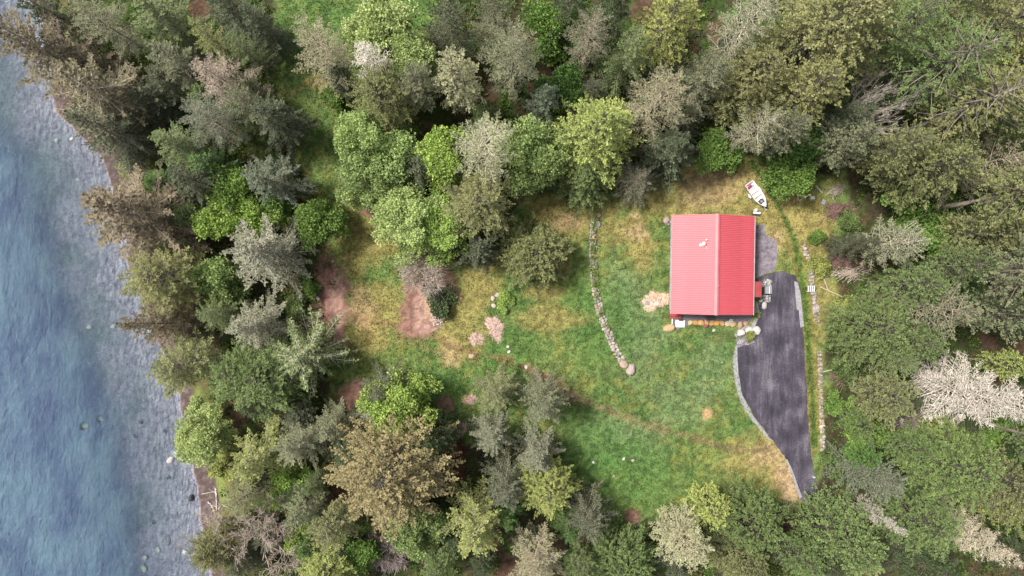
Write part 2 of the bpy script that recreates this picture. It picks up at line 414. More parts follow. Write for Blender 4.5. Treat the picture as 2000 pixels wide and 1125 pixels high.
gx = axis(-71, 71, 0.3, 420); gy = axis(-42, 42, 0.3, 420)
X, Y = np.meshgrid(gx, gy); Z = gz(X, Y)
ny, nx = X.shape
idx = np.arange(nx*ny).reshape(ny, nx)
F = np.stack([idx[:-1, :-1], idx[:-1, 1:], idx[1:, 1:], idx[1:, :-1]], -1).reshape(-1, 4)
gcol = paint(X, Y).reshape(-1, 3)
me = mesh_np('ground', np.stack([X, Y, Z], -1).reshape(-1, 3), F, cols=gcol, smooth_=True)
struct(obj('ground', me, M_GROUND))

# sea
SEA_R = [(112,275,5,(0.6,0.62,0.6),'pale narrow rock under water near the top of the shallows'),(141,272,5,(0.56,0.58,0.55),'pale rock under water beside the narrow one, top'),(153,351,4,(0.6,0.62,0.58),'lone pale rock under water left of the brown spruce'),
 (174,638,5,(0.55,0.6,0.52),'pale green rock under water, left of a pair'),(222,638,5.5,(0.66,0.68,0.62),'whitish rock under water, right of a pair'),(197,818,5,(0.5,0.6,0.48),'greenish rock under water in the middle shallows'),(167,831,7,(0.42,0.55,0.45),'broad green rock in deeper water'),
 (333,897,9,(0.5,0.47,0.48),'large flat pale rock at the water edge by the leafy tree'),(353,898,6,(0.5,0.45,0.47),'pale rock beside the large flat one at the water edge'),(325,1056,10,(0.34,0.33,0.36),'biggest grey rock under water near the bottom'),
 (363,1078,7,(0.5,0.5,0.48),'pale rock close to the beach near the bottom'),(308,1073,5.5,(0.56,0.64,0.55),'greenish white rock under water near the bottom, upper left of three'),(283,1089,5,(0.56,0.64,0.55),'small pale rock under water near the bottom'),(281,1110,8,(0.46,0.6,0.48),'green rock lowest in the shallows'),
 (323,842,4,(0.10,0.11,0.12),'dark rock in the shallows above the large flat one'),(330,932,4.5,(0.12,0.12,0.14),'dark rock in the shallows below the large flat one'),(276,825,4,(0.09,0.12,0.12),'dark stone in the middle shallows, upper'),(265,852,4,(0.09,0.12,0.12),'dark stone in the middle shallows, lower'),(300,1020,4,(0.1,0.11,0.12),'dark stone in the lower shallows'),
 (373,972,6.5,(0.06,0.06,0.065),'black boulder standing at the water line by the driftwood')]
wx = axis(-72, -34, 0.28, 420); wx = wx[wx < -33]; wy = axis(-42, 42, 0.28, 420)
X, Y = np.meshgrid(wx, wy)
bed = gz(X, Y)
a = math.radians(25); u = X*math.cos(a)+Y*math.sin(a); v = -X*math.sin(a)+Y*math.cos(a)
wave = (fbm(u*0.55, v*0.28, 61, 4)-0.5)*0.34 + 0.018*np.sin(u*3.1+fbm(u*0.3, v*0.3, 62)*9)
dep = np.clip(SEA-bed, 0, 60)
dep0 = dep
for e in SEA_R[:19]:                     # less water stands above a rock
    rx_, ry_ = at(e[0], e[1], SEA-0.4)
    dep = np.where(np.hypot(X-rx_, Y-ry_) < e[2]/15*1.0+0.1, np.minimum(dep, 0.3), dep)
Z = SEA + wave*smooth(0.1, 2.5, dep0)*1.0 + 0.012*np.sin(shore_d(X, Y)*5.5+fbm(X*.4, Y*.4, 63)*7)*smooth(0, 0.3, dep)
ny, nx = X.shape; idx = np.arange(nx*ny).reshape(ny, nx)
F = np.stack([idx[:-1, :-1], idx[:-1, 1:], idx[1:, 1:], idx[1:, :-1]], -1).reshape(-1, 4)
keep = (bed.ravel()[F].min(axis=1) < SEA+0.15)
me = mesh_np('water', np.stack([X, Y, Z], -1).reshape(-1, 3), F[keep], attrs={'depth': dep.ravel()}, smooth_=True)
struct(obj('water', me, M_WATER))

# ------------------------------------------------------------------ sheets: drive, gravel, concrete
def jitter_poly(poly, amp, step, seed=0):
    r = random.Random(seed); out = []
    n = len(poly)
    for i in range(n):
        a = poly[i]; b = poly[(i+1) % n]; L = math.hypot(b[0]-a[0], b[1]-a[1]); k = max(1, int(L/step))
        for j in range(k):
            t = j/k; out.append((a[0]+(b[0]-a[0])*t+r.uniform(-amp, amp), a[1]+(b[1]-a[1])*t+r.uniform(-amp, amp)))
    return out
def sheet(name, poly_px, z0, z1, mat, amp=0.0, step=8, seed=1):
    P_ = jitter_poly(poly_px, amp, step, seed) if amp else poly_px
    bm = bmesh.new()
    top = [bm.verts.new((*at(a, b), z1)) for a, b in P_]; bot = [bm.verts.new((*at(a, b), z0)) for a, b in P_]
    f = bm.faces.new(top); n = len(top)
    if f.normal.z < 0: pass
    for i in range(n): bm.faces.new((top[i], bot[i], bot[(i+1) % n], top[(i+1) % n]))
    bmesh.ops.recalc_face_normals(bm, faces=bm.faces[:])
    bmesh.ops.triangulate(bm, faces=[f])
    me = bpy.data.meshes.new(name); bm.to_mesh(me); bm.free()
    return struct(obj(name, me, mat))
DRIVE = [(1476,546),(1500,534),(1530,529),(1552,538),(1561,556),(1566,610),(1570,680),(1574,740),(1577,800),(1582,870),(1590,925),(1602,968),(1575,985),(1562,975),(1548,930),(1535,897),(1505,855),(1472,812),(1450,772),(1441,730),(1437,690),(1441,664),(1462,648),(1478,630),(1480,600),(1490,585),(1490,560)]
PAD = [(1468,440),(1492,438),(1500,462),(1514,468),(1519,495),(1512,528),(1500,533),(1476,544),(1468,545)]
FRONT = [(1309,600),(1468,600),(1466,628),(1440,632),(1390,630),(1350,633),(1325,643),(1316,640)]
sheet('driveway', DRIVE, -0.2, 0.03, M_ASPHALT, 1.2, 7, 3)
sheet('gravel_pad', PAD, -0.2, 0.016, M_PAD, 2.0, 6, 4)
sheet('gravel_strip', FRONT, -0.2, 0.012, M_GRAVEL, 1.0, 6, 5)
sheet('concrete_edge', [(1437,672),(1441,672),(1440,690),(1442,730),(1449,770),(1470,811),(1505,858),(1503,861),(1466,818),(1444,782),(1434,740),(1431,704)], -0.2, 0.045, M_CONC, 0.6, 8, 6)
sheet('concrete_strip', [(1551,549),(1558,552),(1564,575),(1570,638),(1563,640),(1560,606),(1556,605)], -0.2, 0.045, M_CONC, 0.3, 8, 7)
sheet('concrete_border', [(1535,897),(1538,897),(1552,930),(1566,970),(1562,975),(1548,933)], -0.2, 0.04, M_CONC, 0.3, 8, 8)
sheet('paving_edge', [(1476,588),(1480,590),(1482,622),(1474,637),(1452,645),(1437,660),(1434,655),(1444,640),(1468,634),(1474,620)], -0.2, 0.05, M_CONC, 0.8, 5, 9)
sheet('rubble_bed', [(1438,660),(1470,662),(1474,668),(1452,676),(1439,678)], -0.2, 0.036, M_PAD, 1.5, 4, 10)
EXCL = [DRIVE, PAD, FRONT]

# ------------------------------------------------------------------ tree builders
def frames(D):
    """unit side and up vectors for directions D"""
    up = np.array([0, 0, 1.0]); s = np.cross(D, up); n = np.linalg.norm(s, axis=1, keepdims=True)
    s = np.where(n < 1e-3, np.array([1.0, 0, 0]), s/np.maximum(n, 1e-6)); u = np.cross(s, D)
    return s, u
def norm(v): return v/np.maximum(np.linalg.norm(v, axis=-1, keepdims=True), 1e-9)
def diamonds(O, D, L, Wd, g, tilt=0.6):
    """leaf-shaped quads from O along D"""
    s, u = frames(D); a = g.normal(0, tilt, len(O))[:, None]
    w = s*np.cos(a)+u*np.sin(a)
    mid = O + D*(L*0.5)[:, None]
    V = np.stack([O, mid - w*(Wd*0.5)[:, None], O + D*L[:, None], mid + w*(Wd*0.5)[:, None]], 1)
    n = len(O); F = np.arange(n*4).reshape(n, 4)
    return V.reshape(-1, 3), F
class Tubes:
    def __init__(s): s.V = []; s.F = []; s.n = 0
    def add(s, pts, rad, k=5):
        pts = np.asarray(pts, float); rad = np.asarray(rad, float); n = len(pts)
        D = np.gradient(pts, axis=0); D = norm(D); sd, u = frames(D)
        a = np.arange(k)*TAU/k
        R = pts[:, None, :] + rad[:, None, None]*(sd[:, None, :]*np.cos(a)[None, :, None] + u[:, None, :]*np.sin(a)[None, :, None])
        i = np.arange(n*k).reshape(n, k)+s.n
        F = np.stack([i[:-1], np.roll(i[:-1], -1, 1), np.roll(i[1:], -1, 1), i[1:]], -1).reshape(-1, 4)
        s.V.append(R.reshape(-1, 3)); s.F.append(F); s.n += n*k
    def quads(s, V, F):
        s.V.append(V); s.F.append(F+s.n); s.n += len(V)
    def mesh(s, name): return mesh_np(name, np.concatenate(s.V), np.concatenate(s.F), smooth_=True)

def conifer(seed, h, r, cb=0.12, whorl=0.42, per=5, prof='cone', el0=-0.15, el1=0.7, droop=0.18, upc=0.15, bare=0.18, twig=0.42, tstep=0.30,
            lstep=0.13, leaf=0.42, lw=0.10, gap=0.12, stubs=0, trunk_r=0.22, lean=0.02, curl=0.3, tilt=0.5, twigtube=False, dead=False, vjit=0.12, tuft=0.0):
    g = np.random.default_rng(seed); T = Tubes(); TL = T if dead else Tubes()
    zs = np.linspace(-0.4, h, 14); wob = g.normal(0, lean*h/8, (14, 2)).cumsum(0)*np.linspace(0, 1, 14)[:, None]
    tp = np.column_stack([wob, zs]); tr = trunk_r*(1-zs/h*0.97).clip(0.02); tr[0] *= 1.25
    T.add(tp, tr, 9)
    def tx(z): return np.array([np.interp(z, zs, wob[:, 0]), np.interp(z, zs, wob[:, 1]), z])
    sO, sD, sL, sv = [], [], [], []
    z = cb*h; az0 = g.uniform(0, TAU)
    while z < h*0.985:
        t = (z-cb*h)/(h*(1-cb))
        if prof == 'cone': R = r*(1-t)**0.62*(0.75+0.25*min(1, t*6))
        elif prof == 'round': R = r*math.sqrt(max(0.02, 1-(1.25*t-0.25)**2))
        elif prof == 'egg': R = r*(max(0.0, math.sin(math.pi*min(1, (t*0.86+0.14)**0.8))))**0.7+0.2
        else: R = r*(1-t)**0.55*(0.35+0.65*min(1, t*2.2))
        n = max(3, int(per*(0.6+0.4*(1-t))+g.uniform(0, 1))); az0 += 2.4
        for k in range(n):
            if g.uniform() < gap: continue
            az = az0+TAU*k/n+g.normal(0, 0.22)
            L = max(0.3, R*g.uniform(0.68, 1.12)); el = el0+(el1-el0)*t**0.8+g.normal(0, 0.07)
            bv = g.uniform(0, 1); b0 = tx(z+g.uniform(-.2, .2)*whorl); m = 8; s = np.linspace(0, 1, m)
            dirh = np.array([math.cos(az), math.sin(az), 0]); bend = g.normal(0, 0.12)
            side = np.array([-math.sin(az), math.cos(az), 0])
            dr = droop*(1-0.7*t)
            pts = b0 + dirh*(s*L*math.cos(el))[:, None] + side*(s**2*L*bend)[:, None]
            pts[:, 2] += L*(math.sin(el)*s - dr*s**2*1.4 + upc*s**3)
            br = max(0.014, 0.03*L**0.6*trunk_r/0.22)
            TL.add(pts, br*(1-0.85*s), 4)
            st = max(0.08, bare*g.uniform(0.6, 1.4))*L
            k2 = max(2, int((L-st)/tstep))
            ss = (st + (np.arange(k2)+g.uniform(0, 1, k2)*0.6)*(L-st)/k2)/L; ss = ss.clip(0, 0.99)
            pO = np.column_stack([np.interp(ss, s, pts[:, i]) for i in range(3)])
            dv = np.gradient(pts, axis=0); pD = norm(np.column_stack([np.interp(ss, s, dv[:, i]) for i in range(3)]))
            for sg in (-1, 1):
                sdv, up_ = frames(pD)
                ang = g.normal(0.95, 0.14, k2)
                d2 = norm(pD*np.cos(ang)[:, None]+sg*sdv*np.sin(ang)[:, None]+np.array([0, 0, 1])*g.normal(-0.10, vjit, k2)[:, None])
                l2 = (twig*L*np.minimum(1, (1.02-ss)*1.5)*(0.5+0.5*np.minimum(1, ss*3))*g.uniform(0.6, 1.15, k2)+0.12).clip(0.12, 2.2)
                sO.append(pO); sD.append(d2); sL.append(l2); sv.append((0.35*bv+0.65*g.uniform(0, 1, k2)))
            sO.append(pts[5:6]); sD.append(norm(pts[7:8]-pts[5:6])); sL.append(np.array([np.linalg.norm(pts[7]-pts[5])*1.15])); sv.append(np.array([g.uniform(0, 1)]))
        z += whorl*g.uniform(0.75, 1.25)*(1-0.45*t)
    for i in range(stubs):
        z = g.uniform(0.15, cb*1.05)*h; az = g.uniform(0, TAU); L = g.uniform(0.4, 1.9); b0 = tx(z); s = np.linspace(0, 1, 4)
        pts = b0+np.array([math.cos(az), math.sin(az), g.uniform(-.3, .2)])*(s*L)[:, None]; pts += g.normal(0, 0.05, pts.shape)*s[:, None]
        T.add(pts, 0.03*(1-0.8*s), 3)
    O = np.concatenate(sO); D = np.concatenate(sD); L = np.concatenate(sL); sv = np.concatenate(sv)
    if twigtube or dead:
        wv = np.full(len(O), 0.035 if not dead else 0.065); V, Fq = diamonds(O, D, L*(0.95 if not dead else 1.0), wv, g, 0.3); TL.quads(V, Fq)
    cnt = np.maximum(2, (L/lstep).astype(int)); R_ = np.repeat(np.arange(len(O)), cnt)
    st = np.concatenate([np.arange(c)/c for c in cnt]) + g.uniform(0, 0.05, len(R_))
    if tuft: st = tuft+(1-tuft)*st
    p = O[R_]+D[R_]*(st*L[R_])[:, None]; p[:, 2] -= curl*0.25*(st**2)*L[R_]
    sd, up_ = frames(D[R_]); sg = np.where(g.uniform(size=len(R_)) < 0.5, -1, 1); an = g.normal(0.75, 0.22, len(R_))
    d3 = norm(D[R_]*np.cos(an)[:, None]+sd*(sg*np.sin(an))[:, None]+np.array([0, 0, 1])*g.normal(0.02, 0.22, len(R_))[:, None])
    l3 = leaf*(1-0.45*st)*g.uniform(0.65, 1.2, len(R_)); l3 = np.minimum(l3, 0.15+L[R_]*0.7)
    if dead:
        pick = g.uniform(size=len(R_)) < 0.75
        V, Fq = diamonds(p[pick], d3[pick], l3[pick]*1.1, np.full(pick.sum(), 0.035), g, 0.4); T.quads(V, Fq)
        return T.mesh('dead_wood'), None, None
    V, Fq = diamonds(p, d3, l3, lw*g.uniform(0.7, 1.3, len(R_)), g, tilt)
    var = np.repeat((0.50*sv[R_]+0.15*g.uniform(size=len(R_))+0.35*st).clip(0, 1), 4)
    return T.mesh('trunk'), mesh_np('crown', V, Fq, attrs={'var': var}), TL.mesh('limbs')

def limbs(T, g, p, d, L, r, depth, twigs):
    n = 5; s = np.linspace(0, 1, n); pts = [p]; dd = d.copy()
    for i in range(n-1):
        dd = norm(dd+g.normal(0, 0.14, 3)+np.array([0, 0, 0.04])); pts.append(pts[-1]+dd*L/(n-1))
    pts = np.array(pts); T.add(pts, r*(1-0.5*s), 5 if depth > 1 else 3)
    ends = [pts[-1]]
    if depth == 0:
        k = twigs
        if k:
            u = g.uniform(0.1, 1, k); o = np.column_stack([np.interp(u, s, pts[:, i]) for i in range(3)])
            D = norm(dd+g.normal(0, 0.7, (k, 3))); V, F_ = diamonds(o, D, g.uniform(0.25, 0.75, k), np.full(k, 0.03), g, 0.4); T.quads(V, F_)
        return ends
    for k in range(g.integers(3, 5)):
        u = g.uniform(0.35, 1); o = np.array([np.interp(u, s, pts[:, i]) for i in range(3)])
        ends += limbs(T, g, o, norm(dd+g.normal(0, 0.62, 3)), L*g.uniform(0.55, 0.78), r*0.5, depth-1, twigs)
    return ends
def broadleaf(seed, h, r, n_leaf=26000, lobes=26, leaf=0.26, sub=16, sub_r=0.8, base=0.3, stems=1, trunk_r=0.18):
    g = np.random.default_rng(seed); T = Tubes()
    for k in range(stems):
        az = g.uniform(0, TAU); d = norm(np.array([math.cos(az)*0.25*(stems > 1), math.sin(az)*0.25*(stems > 1), 1.0]))
        limbs(T, g, np.array([g.normal(0, .15)*(stems > 1), g.normal(0, .15)*(stems > 1), -0.3]), d, h*0.42, trunk_r, 3, 0)
    az = g.uniform(0, TAU, lobes); zz = g.uniform(base, 0.93, lobes); rr = r*np.sqrt(np.clip(1-((zz-0.45)/0.56)**2, 0.05, 1))*np.sqrt(g.uniform(0.05, 0.85, lobes))
    Cn = np.column_stack([rr*np.cos(az), rr*np.sin(az), zz*h]); LR = r*g.uniform(0.26, 0.44, lobes)
    S_ = []; SR = []
    for c, R in zip(Cn, LR):
        v = norm(g.normal(0, 1, (sub, 3))); v[:, 2] = np.abs(v[:, 2])*1.0-0.25; v = norm(v)
        S_.append(c+v*R*g.uniform(0.6, 1.05, (sub, 1))*np.array([1, 1, 0.8])); SR.append(sub_r*g.uniform(0.45, 1.1, sub))
    S_ = np.concatenate(S_); SR = np.concatenate(SR); sv = g.uniform(0, 1, len(S_))
    pr = SR**2; pr /= pr.sum(); i = g.choice(len(S_), n_leaf, p=pr)
    v = norm(g.normal(0, 1, (n_leaf, 3))); p = S_[i]+v*(SR[i]*g.uniform(0.35, 1.08, n_leaf)**0.6)[:, None]*np.array([1, 1, 0.75])
    D = norm(v+g.normal(0, 0.7, (n_leaf, 3))+np.array([0, 0, -0.15]))
    L = leaf*g.uniform(0.6, 1.3, n_leaf)
    V, F_ = diamonds(p, D, L, L*0.7, g, 0.7)
    var = np.repeat((0.45*sv[i]+0.55*g.uniform(size=n_leaf)).clip(0, 1), 4)
    return T.mesh('trunk'), mesh_np('crown', V, F_, attrs={'var': var}), None
def bare_tree(seed, h, r, stems=5, twigs=26, spread=0.55, tr=0.1):
    g = np.random.default_rng(seed); T = Tubes()
    for k in range(stems):
        az = TAU*k/stems+g.normal(0, 0.3); d = norm(np.array([math.cos(az)*spread, math.sin(az)*spread, 1.0]))
        limbs(T, g, np.array([0.1*math.cos(az), 0.1*math.sin(az), -0.2]), d, h*0.45, tr, 3, twigs)
    return T.mesh('dead_wood'), None, None

PROTO = {
 # name: (height, radius, (trunk, crown))
 'spruceA': (20, 4.6, conifer(11, 20, 4.6, cb=0.08, whorl=0.92, per=6, twig=0.20, bare=0.2, droop=0.24, upc=0.22, tstep=0.36, leaf=0.52, lw=0.20, lstep=0.16, vjit=0.12, tilt=0.4, gap=0.14)),
 'spruceB': (18, 5.0, conifer(12, 18, 5.0, cb=0.10, whorl=0.95, per=6, twig=0.19, bare=0.22, droop=0.14, gap=0.18, lean=0.03, tstep=0.36, leaf=0.52, lw=0.20, lstep=0.16, vjit=0.14, tilt=0.4, twigtube=True)),
 'firA': (22, 4.8, conifer(21, 22, 4.8, cb=0.25, whorl=0.68, per=6.8, prof='egg', twig=0.30, bare=0.28, gap=0.16, tstep=0.36, leaf=0.32, lw=0.13, lstep=0.085, tilt=0.7, vjit=0.32, droop=0.1, tuft=0.4)),
 'firC': (20, 4.8, conifer(23, 20, 4.8, cb=0.18, whorl=0.70, per=6.8, prof='fir', twig=0.28, bare=0.3, gap=0.2, tstep=0.36, leaf=0.32, lw=0.13, lstep=0.085, tilt=0.7, vjit=0.34, droop=0.2, upc=0.15, tuft=0.4, lean=0.03)),
 'firB': (22, 4.8, conifer(22, 22, 4.8, cb=0.30, whorl=0.74, per=6.2, prof='fir', twig=0.30, bare=0.3, gap=0.2, tstep=0.38, leaf=0.32, lw=0.13, lstep=0.085, tilt=0.7, vjit=0.32, droop=0.06, tuft=0.35, twigtube=True)),
 'cedar': (15, 5.2, conifer(31, 15, 5.2, cb=0.06, whorl=0.50, per=8.5, prof='egg', twig=0.26, bare=0.4, gap=0.08, tstep=0.36, leaf=0.31, lw=0.13, lstep=0.085, tilt=0.7, vjit=0.38, droop=0.24, upc=0.12, tuft=0.35)),
 'cedarB': (15, 5.2, conifer(32, 15, 5.2, cb=0.06, whorl=0.54, per=8.5, prof='cone', twig=0.26, bare=0.36, gap=0.12, tstep=0.36, leaf=0.31, lw=0.13, lstep=0.085, tilt=0.7, vjit=0.36, droop=0.30, upc=0.18, tuft=0.35, lean=0.03)),
 'shore': (21, 6.0, conifer(13, 21, 6.0, cb=0.06, whorl=1.05, per=6.5, twig=0.19, bare=0.14, droop=0.20, upc=0.22, tstep=0.42, leaf=0.60, lw=0.21, lstep=0.17, vjit=0.08, tilt=0.35, gap=0.1, lean=0.03, twigtube=True)),
 'lichen': (18, 5.0, conifer(41, 18, 5.0, cb=0.12, whorl=0.78, per=5.5, twig=0.28, bare=0.3, gap=0.2, tstep=0.38, leaf=0.34, lw=0.11, lstep=0.11, twigtube=True, droop=0.12, prof='fir', tilt=0.6, tuft=0.25)),
 'lichenB': (17, 5.2, conifer(42, 17, 5.2, cb=0.15, whorl=0.78, per=5.5, twig=0.28, bare=0.28, gap=0.22, tstep=0.38, leaf=0.34, lw=0.11, lstep=0.11, twigtube=True, droop=0.05, prof='cone', tilt=0.6, lean=0.03, tuft=0.25)),
 'fern': (11, 4.2, conifer(51, 11, 4.2, cb=0.04, whorl=0.66, per=6, twig=0.20, bare=0.12, gap=0.08, tstep=0.34, leaf=0.38, lw=0.12, lstep=0.12, el0=0.05, el1=0.6, droop=0.06, upc=0.05, tilt=0.3, vjit=0.05, twigtube=True)),
 'fernB': (12, 4.4, conifer(52, 12, 4.4, cb=0.04, whorl=0.72, per=6.5, twig=0.19, bare=0.16, gap=0.14, tstep=0.34, leaf=0.36, lw=0.12, lstep=0.12, el0=-0.02, el1=0.7, droop=0.12, upc=0.12, tilt=0.3, vjit=0.06, twigtube=True, lean=0.03)),
 'tall': (30, 4.2, conifer(61, 30, 4.2, cb=0.56, whorl=0.80, per=5.5, prof='egg', twig=0.32, bare=0.3, gap=0.2, stubs=44, tstep=0.42, leaf=0.33, lw=0.135, lstep=0.085, tilt=0.7, vjit=0.3, trunk_r=0.38, lean=0.012, tuft=0.4)),
 'pine': (9, 4.4, conifer(71, 9, 4.4, cb=0.08, whorl=0.46, per=9, prof='round', twig=0.28, bare=0.3, gap=0.08, tstep=0.40, leaf=0.36, lw=0.15, lstep=0.085, el0=0.1, el1=0.9, droop=0.05, tilt=0.8, vjit=0.3, tuft=0.45)),
 'dead': (20, 4.2, conifer(81, 20, 4.2, cb=0.12, whorl=0.72, per=5.5, twig=0.34, gap=0.15, leaf=0.5, lstep=0.2, dead=True, droop=0.16, trunk_r=0.26)),
 'deadthin': (16, 3.6, conifer(82, 16, 3.6, cb=0.1, whorl=0.7, per=4, twig=0.42, gap=0.25, leaf=0.45, lstep=0.24, dead=True, droop=0.1, trunk_r=0.16)),
 'bare': (9, 4.5, bare_tree(91, 9, 4.5, 6, 14, 0.6, 0.14)),
 'bareshrub': (3.2, 2.0, bare_tree(92, 3.2, 2.0, 6, 9, 0.7, 0.035)),
 'leafA': (12, 4.4, broadleaf(101, 12, 4.4, n_leaf=22000, leaf=0.30)),
 'leafB': (11, 4.0, broadleaf(102, 11, 4.0, lobes=20, n_leaf=20000, leaf=0.28)),
 'leafC': (6, 2.6, broadleaf(103, 6, 2.6, lobes=14, n_leaf=9500, leaf=0.25, sub=14, sub_r=0.6, base=0.2, stems=3, trunk_r=0.07)),
 'bush': (2.2, 1.5, broadleaf(104, 2.2, 1.5, lobes=10, n_leaf=3400, leaf=0.22, sub=10, sub_r=0.42, base=0.15, stems=4, trunk_r=0.035)),
 'bushB': (2.6, 1.6, broadleaf(105, 2.6, 1.6, lobes=8, n_leaf=2800, leaf=0.26, sub=9, sub_r=0.48, base=0.12, stems=4, trunk_r=0.035)),
}
TINT = {
 'gg': (0.200, 0.222, 0.122), 'dk': (0.080, 0.115, 0.048), 'dg': (0.115, 0.138, 0.078), 'bl': (0.155, 0.192, 0.120), 'ol': (0.225, 0.240, 0.098),
 'yg': (0.320, 0.365, 0.110), 'gr': (0.158, 0.222, 0.076), 'br': (0.235, 0.203, 0.125), 'tan': (0.305, 0.290, 0.170), 'sil': (0.255, 0.275, 0.180),
 'pk': (0.390, 0.340, 0.265), 'gold': (0.280, 0.248, 0.120), 'pale': (0.375, 0.385, 0.215), 'lime': (0.345, 0.480, 0.120), 'lm2': (0.410, 0.505, 0.200),
 'bg': (0.185, 0.300, 0.072), 'mg': (0.285, 0.385, 0.140), 'em': (0.110, 0.215, 0.052), 'yo': (0.310, 0.318, 0.130),
}
BARKC = {'g': (0.31, 0.29, 0.23), 'd': (0.14, 0.115, 0.09), 'w': (0.62, 0.57, 0.49), 'p': (0.44, 0.37, 0.31), 'y': (0.56, 0.50, 0.36), 'v': (0.34, 0.28, 0.27)}

def plant_tree(name, kind, px, py, Rpx, h, tint, label, cat='tree', bark='g', group=None, f=0.6, rz=None):
    ph, pr, (tm, cm, lm) = PROTO[kind]
    k = (H-f*h)/H
    x, y = at(px, py, f*h); z = gz1(x, y)
    r = Rpx/15*k*(1.2 if kind[:4] not in ('leaf', 'bush', 'bare', 'dead') else 1.08)
    alt = {'fern': 'fernB', 'firA': 'firC', 'cedar': 'cedarB'}.get(kind)
    if alt and random.random() < 0.5: kind = alt; ph, pr, (tm, cm, lm) = PROTO[kind]
    root = thing(name, label, cat, (x, y, z-0.02), random.uniform(0, TAU) if rz is None else rz, group)
    sx = r/pr
    root.scale = (sx, sx, h/ph)
    t = obj('trunk' if cm is not None else 'branches', tm, M_BARK, root); t.color = (*BARKC[bark], 1)
    if lm is not None:
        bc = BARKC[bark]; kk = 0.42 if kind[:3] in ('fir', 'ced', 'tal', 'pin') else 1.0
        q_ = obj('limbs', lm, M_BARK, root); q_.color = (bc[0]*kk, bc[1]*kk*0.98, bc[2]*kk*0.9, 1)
    if cm is not None:
        b_ = random.uniform(0.88, 1.1); j = lambda: b_*random.uniform(0.97, 1.03)
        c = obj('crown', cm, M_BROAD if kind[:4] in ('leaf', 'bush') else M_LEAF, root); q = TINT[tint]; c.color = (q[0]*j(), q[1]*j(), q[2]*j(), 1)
    return root

